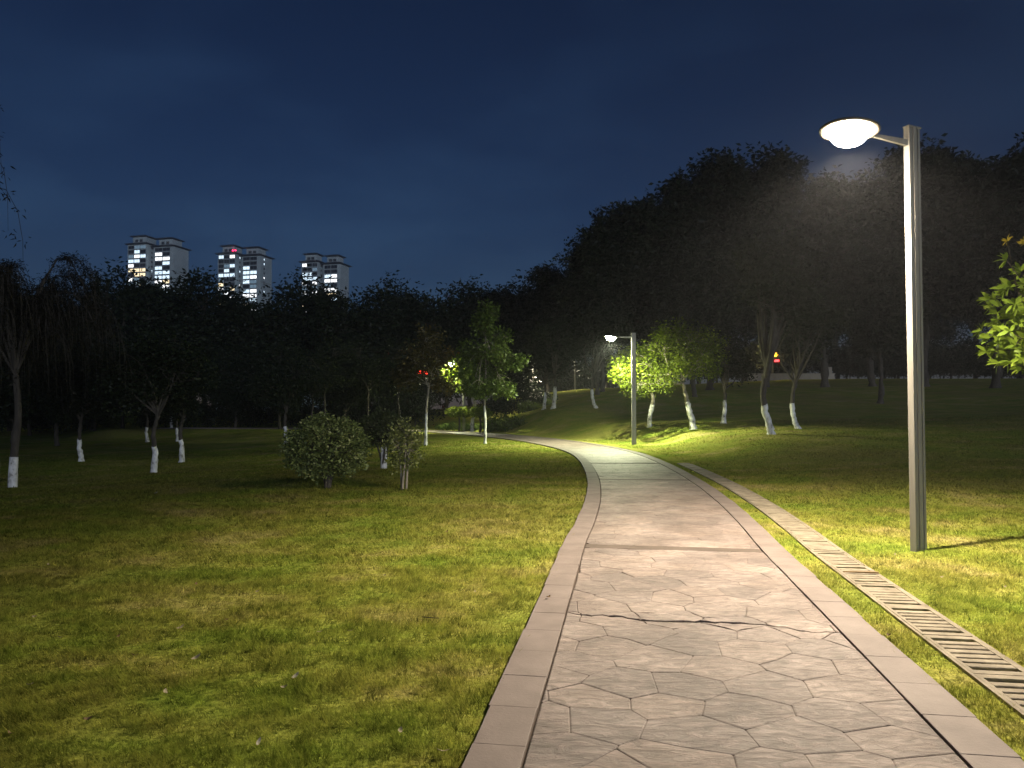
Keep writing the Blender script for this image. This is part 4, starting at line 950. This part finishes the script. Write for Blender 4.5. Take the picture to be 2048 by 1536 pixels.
# ------------------------------------------------------------------ grass
def value_noise(x, y, f, seed):
    gr = np.random.default_rng(seed).uniform(0, 1, (256, 256)); u, v = x * f, y * f
    i, j = np.floor(u).astype(int), np.floor(v).astype(int); a, b = u - i, v - j; a = a * a * (3 - 2 * a); b = b * b * (3 - 2 * b)
    g = lambda p, q: gr[p % 256, q % 256]
    return (g(i, j) * (1 - a) + g(i + 1, j) * a) * (1 - b) + (g(i, j + 1) * (1 - a) + g(i + 1, j + 1) * a) * b
def blades():
    rg = np.random.default_rng(11); VV = []
    def zone(y0, y1, dens, h, w, marg):
        W0 = 0.70 * y1 + marg; n_ = int(dens * (y1 - y0) * 2 * W0)
        x = rg.uniform(-W0, W0, n_); y = rg.uniform(y0, y1, n_)
        keep = np.abs(x) < 0.70 * y + marg
        x, y = x[keep], y[keep]
        lt = lateral(x, y); e = 0.014 * np.sin(9 * y + 3 * x) + 0.012 * np.sin(23 * y) + rg.normal(size=len(x)) * 0.012
        ok = (np.abs(lt) > 1.152 + e) & ((np.abs(lt - 1.58) > 0.184 + e))
        x, y, lt = x[ok], y[ok], lt[ok]; n_ = len(x); z = terrain(x, y)
        n1, n2, n3 = value_noise(x, y, 1.6, 1), value_noise(x, y, 5.5, 2), value_noise(x, y, 14.0, 3)
        clump = 0.25 + 0.7 * n1 + 1.1 * n2 * n2 + 0.9 * n3 * n3
        keep = rg.uniform(0, 1, n_) < np.clip(0.25 + 1.3 * (0.5 * n2 + 0.5 * n3), 0, 1)       # thin spots between the tufts
        x, y, z, lt, clump = x[keep], y[keep], z[keep], lt[keep], clump[keep]; n_ = len(x)
        strip_k = np.where((lt > 1.15) & (lt < 1.42), 0.75, 1.0)
        H = h * np.clip(clump, 0.3, 2.2) * rg.uniform(0.5, 1.25, n_) * strip_k
        a = rg.uniform(0, 2 * math.pi, n_); lean = rg.uniform(0.4, 1.7, n_) * H
        sw = 0.35 * H
        tip = np.stack([x + np.cos(a) * lean + sw * np.sin(1.3 * y), y + np.sin(a) * lean + sw * np.cos(1.1 * x), z + H], -1)
        q = a + math.pi / 2 + rg.uniform(-0.6, 0.6, n_); ww = w * rg.uniform(0.6, 1.3, n_)
        b0 = np.stack([x - np.cos(q) * ww, y - np.sin(q) * ww, z - 0.004], -1); b1 = np.stack([x + np.cos(q) * ww, y + np.sin(q) * ww, z - 0.004], -1)
        VV.append(np.stack([b0, b1, tip], 1).reshape(-1, 3))
    zone(1.2, 4.2, 10000, 0.030, 0.0024, 1.2)
    zone(4.2, 7.0, 6500, 0.030, 0.0032, 1.2)
    zone(7.0, 11.5, 2900, 0.030, 0.0048, 1.5)
    zone(11.5, 18.0, 800, 0.030, 0.0085, 1.5)
    zone(18.0, 34.0, 230, 0.028, 0.014, 1.0)
    V = np.vstack(VV)
    return np_mesh('grass', V, np.arange(len(V)).reshape(-1, 3), 3, [M['blades']])
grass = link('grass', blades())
tag(grass, 'short mown lawn grass with dry patches on both sides of the path', 'grass', kind='stuff')

# ------------------------------------------------------------------ things lying about
def leaf_litter_mesh(name, L, W, mat, curl):
    b = MB(); n_ = 6; v = []
    for i in range(n_ + 1):
        t = i / n_; w = W * math.sin(math.pi * min(t * 0.92 + 0.04, 1)) ** 0.7
        for sx in (-1, 0, 1): v.append((L * (t - 0.5), sx * w, curl * (4 * (t - 0.5) ** 2) + (0.25 * w if sx else 0.0)))
    f = []
    for i in range(n_):
        for k in range(2): f.append((i * 3 + k, i * 3 + k + 1, i * 3 + k + 4, i * 3 + k + 3))
    b.add(v, f); return b.build(name, M[mat], False)
LF = [leaf_litter_mesh('fallen_leaf', 0.050, 0.010, 'litter', 0.010), leaf_litter_mesh('fallen_leaf', 0.040, 0.010, 'litter_brown', 0.012), leaf_litter_mesh('fallen_leaf', 0.032, 0.010, 'litter', 0.008)]
def drop(px, py, k, rz, label, group=None, name='fallen_leaf', cat='leaf', up=0.026, tilt=0.2, sc=1.0):
    p = gnd(px, py); p.z = tz(p.x, p.y); o = link(name, LF[k] if isinstance(k, int) else k); o.location = (p.x, p.y, p.z + up)
    o.rotation_euler = (tilt, -tilt * 0.7, rz); o.scale = (sc, sc, sc); tag(o, label, cat, group); return o
for i, (px, py) in enumerate([(640, 1272), (392, 1175), (120, 1278), (70, 1240), (236, 1277), (622, 1110), (770, 1157), (893, 1068), (1002, 1326), (60, 1380), (178, 1450), (330, 1395), (700, 1270), (455, 1246), (800, 1473), (885, 1515), (1725, 1112), (1790, 1114), (1970, 1118), (1779, 1279), (2010, 1180), (96, 1136), (270, 1320), (516, 1190), (950, 1190), (845, 1385), (1885, 1160), (360, 1260), (20, 1480)]):
    drop(px, py, i % 3, 1.9 * i, 'small dry pale leaf fallen on the mown lawn', 'dry leaves on the lawn', tilt=0.25 + 0.1 * (i % 3), sc=0.8 + 0.13 * (i % 4))
SCR = leaf_litter_mesh('paper_scrap', 0.055, 0.010, 'paper', 0.012)
drop(590, 1362, SCR, 1.1, 'pale flat scrap lying upright-tilted in the brown grass of the wide lawn', name='paper_scrap', cat='litter', tilt=0.45)
drop(568, 1384, LF[2], 0.3, 'short pale leaf next to the flat scrap in brown grass', sc=1.1)
drop(516, 1497, SCR, 1.5, 'orange tinted pale leaf standing in the dark green tuft', sc=0.8, tilt=0.5)
drop(392, 1325, LF[0], 0.7, 'large curled pale leaf with dark underside on the lawn', sc=1.1, tilt=0.5, up=0.03)
drop(347, 968, SCR, 0.2, 'tiny white scrap lying in the shadow of the big round bush', name='paper_scrap', cat='litter', sc=1.3)
drop(311, 981, SCR, 1.2, 'tiny white scrap on the dark lawn near the bent trunk tree', name='paper_scrap', cat='litter', sc=1.6)
drop(1452, 902, SCR, 0.5, 'small white scrap on the bright grass under the thick trunked tree', name='paper_scrap', cat='litter', sc=1.8)
drop(1146, 1077, LF[0], 0.4, 'pale leaf lying on the path kerb beside the wide lawn', up=0.046, tilt=0.05, sc=0.9)
drop(1097, 1207, LF[1], 0.9, 'dark curled leaf on the path kerb near the crack', up=0.048, tilt=0.05, sc=1.1)
b = MB(); b.tube([(-0.02, 0, 0), (0.05, 0.006, 0.004), (0.12, 0.02, 0.008)], [0.003, 0.003, 0.002], 5)
p = gnd(848, 1246); o = b.build('twig', M['bark']); o.location = (p.x, p.y, tz(p.x, p.y) + 0.04); o.rotation_euler = (0, 0, -0.6); tag(o, 'thin dark curved twig lying on the wide lawn near the crack', 'twig')
b = MB(); v = [(-0.15, -0.012, 0), (0.15, -0.016, 0.004), (0.155, 0.014, 0.004), (-0.14, 0.012, 0), (-0.15, -0.012, 0.010), (0.15, -0.016, 0.016), (0.155, 0.014, 0.016), (-0.14, 0.012, 0.010)]
b.add(v, [(0, 3, 2, 1), (4, 5, 6, 7), (0, 1, 5, 4), (1, 2, 6, 5), (2, 3, 7, 6), (3, 0, 4, 7)])
p = gnd(1721, 1153); o = b.build('wood_strip', M['litter_brown']); o.location = (p.x, p.y, 0.032); o.rotation_euler = (0, 0.02, -0.12); tag(o, 'brown strip of wood lying across the slotted drain', 'wood strip')

# ------------------------------------------------------------------ far things seen through the trees
p0, p1 = foot(1497, 758, 78.0), foot(1668, 758, 78.0)
wl_ = empty('low_wall', ((p0.x + p1.x) / 2, 78.0, (p0.z + p1.z) / 2)); tag(wl_, 'low pale wall dimly lit at the top of the dark bank', 'wall')
L = p1.x - p0.x
for k in range(6):
    b = MB(); b.box(-L / 2 + L / 6 * k + 0.01, -L / 2 + L / 6 * (k + 1) - 0.01, -0.15, 0.15, -0.4, 0.62); b.build('wall_panel', M['lowwall'], wl_)
b = MB(); b.box(-L / 2 - 0.05, L / 2 + 0.05, -0.2, 0.2, 0.622, 0.70); b.build('coping', M['lowwall'], wl_)
b = MB(); b.box(L / 2 - 0.75, L / 2 - 0.30, -0.25, 0.25, 0.702, 1.35); b.build('pier', M['lowwall'], wl_)
# street lamp and signal on the road beyond the bank
def road_lamp(px, py, Y, label):
    top = at(px, py, Y); z = tz(top.x, top.y); h = top.z - z
    r = empty('road_lamp', (top.x, top.y, z)); tag(r, label, 'street lamp')
    b = MB(); b.tube([(0.9, 0, -0.2), (0.9, 0, h * 0.9), (0.7, 0, h + 0.15), (0.0, 0, h + 0.12)], [0.09, 0.07, 0.05, 0.04], 8); b.build('pole', M['pole'], r)
    b = MB(); b.box(-0.45, 0.2, -0.13, 0.13, h + 0.04, h + 0.16); hd = b.build('lamp_head', M['pole'], r)
    b = MB(); b.box(-0.40, 0.05, -0.10, 0.10, h - 0.02, h + 0.036); b.build('lamp_glass', M['road_glow'], hd)
road_lamp(1527, 692, 80.5, 'yellow road lamp glimpsed through the crown of the thick trunked tree')
tp = at(1546, 708, 81.5); z = tz(tp.x, tp.y); h = tp.z - z
r = empty('traffic_signal', (tp.x, tp.y, z)); tag(r, 'amber and red lit signal glimpsed through the thick trunked tree', 'signal')
b = MB(); b.tube([(0, 0.12, -0.2), (0, 0.12, h + 0.7)], [0.07, 0.06], 8); b.build('pole', M['pole'], r)
b = MB(); b.box(-0.75, 0.75, -0.05, 0.05, h - 0.95, h + 0.55); hs = b.build('housing', M['roof'], r)
for dx in (-0.36, 0.28):
    b = MB(); b.box(dx - 0.24, dx + 0.24, -0.10, -0.052, h - 0.30, h + 0.12); b.build('amber_lens', M['amber'], hs)
b = MB(); b.box(0.12, 0.62, -0.10, -0.052, h - 0.85, h - 0.62); b.build('red_lens', M['signal_red'], hs)
# red lit sign far behind the reddish tree
tp = at(847, 743, 62.0); z = tz(tp.x, tp.y); h = tp.z - z
r = empty('red_sign', (tp.x, tp.y, z)); tag(r, 'small red glowing two character sign showing through the reddish young tree', 'sign')
b = MB(); b.tube([(0, 0.08, -0.2), (0, 0.08, h)], [0.05, 0.05], 8); b.build('post', M['pole'], r)
b = MB(); b.box(-0.50, 0.50, -0.03, 0.03, h - 0.32, h + 0.32); bd = b.build('sign_board', M['roof'], r)
for cxx in (-0.22, 0.22):
    for (a, b_, c, d) in ((-.17, .17, .14, .20), (-.17, .17, -.02, .04), (-.17, .17, -.20, -.14), (-.03, .03, -.13, -.03), (-.03, .03, .05, .13), (-.17, -.11, -.13, -.03), (.11, .17, .05, .13)):
        b = MB(); b.box(cxx + a, cxx + b_, -0.05, -0.032, h + c, h + d); b.build('glyph_stroke', M['red_sign'], bd)

# ------------------------------------------------------------------ apartment towers
TY = 480.0; PXM = TY / F
def window_mesh(w, h, lit):
    b = MB(); b.box(-w / 2, w / 2, -0.10, 0.0, 0, 0.22, 0); b.box(-w / 2, w / 2, -0.10, 0.0, h - 0.15, h, 0)
    b.box(-w / 2, -w / 2 + 0.14, -0.10, 0.0, 0.22, h - 0.15, 0); b.box(w / 2 - 0.14, w / 2, -0.10, 0.0, 0.22, h - 0.15, 0); b.box(-0.06, 0.06, -0.10, 0.0, 0.22, h - 0.15, 0)
    b.add([(-w / 2 + 0.14, -0.03, 0.22), (w / 2 - 0.14, -0.03, 0.22), (w / 2 - 0.14, -0.03, h - 0.15), (-w / 2 + 0.14, -0.03, h - 0.15)], [(0, 1, 2, 3)], 1)
    return b.build('window', [M['frame'], M[lit]], False)
WIN = {}
def win(w, h, lit):
    k = (round(w, 1), round(h, 1), lit)
    if k not in WIN: WIN[k] = window_mesh(w, h, lit)
    return WIN[k]
def tower(px0, px1, pyA, pyB, label, seed, beacon=False, lit_p=0.35, ang=-14):
    rg = random.Random(seed); cx = ((px0 + px1) / 2 - 1024) * PXM; topA = CAMH + (815 - pyA) * PXM; topB = CAMH + (815 - pyB) * PXM
    W = (px1 - px0) * PXM; r = empty('apartment_tower', (cx, TY, 0), math.radians(ang)); tag(r, label, 'building', 'lit apartment towers beyond the trees')
    k = W / 40.5
    blocks = [(-16.5 * k, -2.0 * k, -9 * k, 6 * k, topA), (0.5 * k, 15.5 * k, -5.5 * k, 9 * k, topB)]
    st = 2.95
    mcore = MB(); mcore.box(-2.5 * k, 1.0 * k, -3 * k, 6 * k, 0, topB - 1.5); mcore.build('stair_core', M['wall'], r)
    for bi, (x0, x1, y0, y1, top) in enumerate(blocks):
        b = MB(); b.box(x0, x1, y0, y1, 0, top); body = b.build('wall', M['wall'], r)
        # flared dark eaves, set-back penthouse with its own eaves
        def eave(xa, xb, ya, yb, z, ov, hh):
            q = MB(); xm0, xm1, ym0, ym1 = xa + 2.0, xb - 2.0, ya + 2.0, yb - 2.0
            q.add([(xa - ov, ya - ov, z + 0.5), (xb + ov, ya - ov, z + 0.5), (xb + ov, yb + ov, z + 0.5), (xa - ov, yb + ov, z + 0.5), (xa - ov + .3, ya - ov + .3, z + 0.9), (xb + ov - .3, ya - ov + .3, z + 0.9), (xb + ov - .3, yb + ov - .3, z + 0.9), (xa - ov + .3, yb + ov - .3, z + 0.9),
                   (xm0, ym0, z + hh), (xm1, ym0, z + hh), (xm1, ym1, z + hh), (xm0, ym1, z + hh), (xa, ya, z + .002), (xb, ya, z + .002), (xb, yb, z + .002), (xa, yb, z + .002)],
                  [(0, 1, 5, 4), (1, 2, 6, 5), (2, 3, 7, 6), (3, 0, 4, 7), (4, 5, 9, 8), (5, 6, 10, 9), (6, 7, 11, 10), (7, 4, 8, 11), (8, 9, 10, 11), (12, 13, 1, 0), (13, 14, 2, 1), (14, 15, 3, 2), (15, 12, 0, 3)])
            return q.build('roof', M['roof'], r)
        eave(x0, x1, y0, y1, top, 1.6, 2.0)
        pw = (x1 - x0)
        b = MB(); b.box(x0 + pw * 0.12, x1 - pw * 0.22, y0 + 2.5, y1 - 2.5, top + 0.6, top + 5.4); pent = b.build('penthouse', M['wall'], r)
        rf = eave(x0 + pw * 0.12, x1 - pw * 0.22, y0 + 2.5, y1 - 2.5, top + 5.4, 1.5, 1.9)
        for kx in range(2):
            o = link('window', win(2.2, 1.9, 'glass'), pent); o.location = (x0 + pw * (0.32 + 0.24 * kx), y0 + 2.49, top + 2.2)
        if beacon and bi == 0:
            for dx in (0, 1.9):
                q = MB(); q.lathe([(0.001, 0.9), (0.35, 0.75), (0.5, 0.4), (0.45, 0), (0.001, 0)], 10, (x1 - pw * 0.20 + dx, y0 + 0.5, top + 2.1)); q.build('warning_light', M['red_lamp'], rf)
        ncol = 3 if bi == 0 else 2
        fx0, fx1 = x0 + (0.4 if bi == 0 else 0.8), x1 - (0.5 if bi == 0 else pw * 0.18); cw = (fx1 - fx0) / ncol
        for fl in range(14):
            z = top - (fl + 1) * st
            q = MB(); q.box(fx0 - 0.1, fx1 + 0.1, y0 - 0.55, y0 - 0.002, z - 0.28, z + 0.12); q.build('balcony_slab', M['wall'], body)
            fl_lit = lit_p * (0.35 if fl < 2 else 1.25)
            same = rg.random() < 0.4; lit0 = rg.choice(['lit_cool', 'lit_cool', 'lit_cool', 'lit_white', 'lit_white', 'lit_warm', 'lit_dim'])
            for c in range(ncol):
                lit = (lit0 if same else rg.choice(['lit_cool', 'lit_cool', 'lit_cool', 'lit_white', 'lit_white', 'lit_warm', 'lit_dim', 'lit_dim'])) if rg.random() < fl_lit else 'glass'
                o = link('window', win(cw - 0.25, st - 0.62, lit), body); o.location = (fx0 + cw * (c + 0.5), y0 - 0.002, z + 0.24)
            # small windows on the return wall
            if bi == 0 or seed == 2:
                lit = rg.choice(['lit_cool', 'lit_white']) if rg.random() < lit_p * 0.5 else 'glass'
                o = link('window', win(1.5, 1.5, lit), body); o.location = (x1 + 0.002, y0 + (y1 - y0) * 0.32, z + 0.5); o.rotation_euler = (0, 0, math.pi / 2)
        q = MB(); q.box(x1 - pw * 0.02, x1 + 0.06, y0 + 0.2, y1 - 0.2, top - 5.6 * st - 0.25, top - 5.6 * st + 0.25); q.build('string_course', M['frame'], body)
tower(252, 376, 492, 497, 'pale apartment tower with the highest roof and a blank side wall', 1, False, 0.56)
tower(432, 545, 511, 515, 'pale apartment tower with a red warning light on its roof', 2, True, 0.58)
tower(599, 701, 527, 531, 'pale apartment tower with the lowest roof and bluish lit windows', 3, False, 0.66)

# ------------------------------------------------------------------ thin night haze round everything
b = MB(); b.box(-655, 655, -64, 690, -3.0, 128.0)
me = bpy.data.meshes.new('haze'); me.from_pydata(b.v, [], b.f); me.update()
hm, hn, hl = new_mat('night_haze'); ho = N(hn, 'ShaderNodeOutputMaterial'); hv = N(hn, 'ShaderNodeVolumePrincipled', Density=HAZE_DENSITY, Anisotropy=0.3)
hv.inputs['Color'].default_value = (0.9, 0.93, 1.0, 1); hl.new(hv.outputs[0], ho.inputs['Volume'])
me.materials.append(hm); hz = link('haze', me); tag(hz, 'thin damp night air glowing round the lamps', 'haze', kind='stuff')
print('slats', nslat, 'objects', len(bpy.data.objects), 'tris', sum(len(m.loop_triangles) if m.loop_triangles else sum(len(p.vertices) - 2 for p in m.polygons) if len(m.polygons) < 5000 else len(m.polygons) * (len(m.loops) // max(1, len(m.polygons)) - 2) for m in bpy.data.meshes))
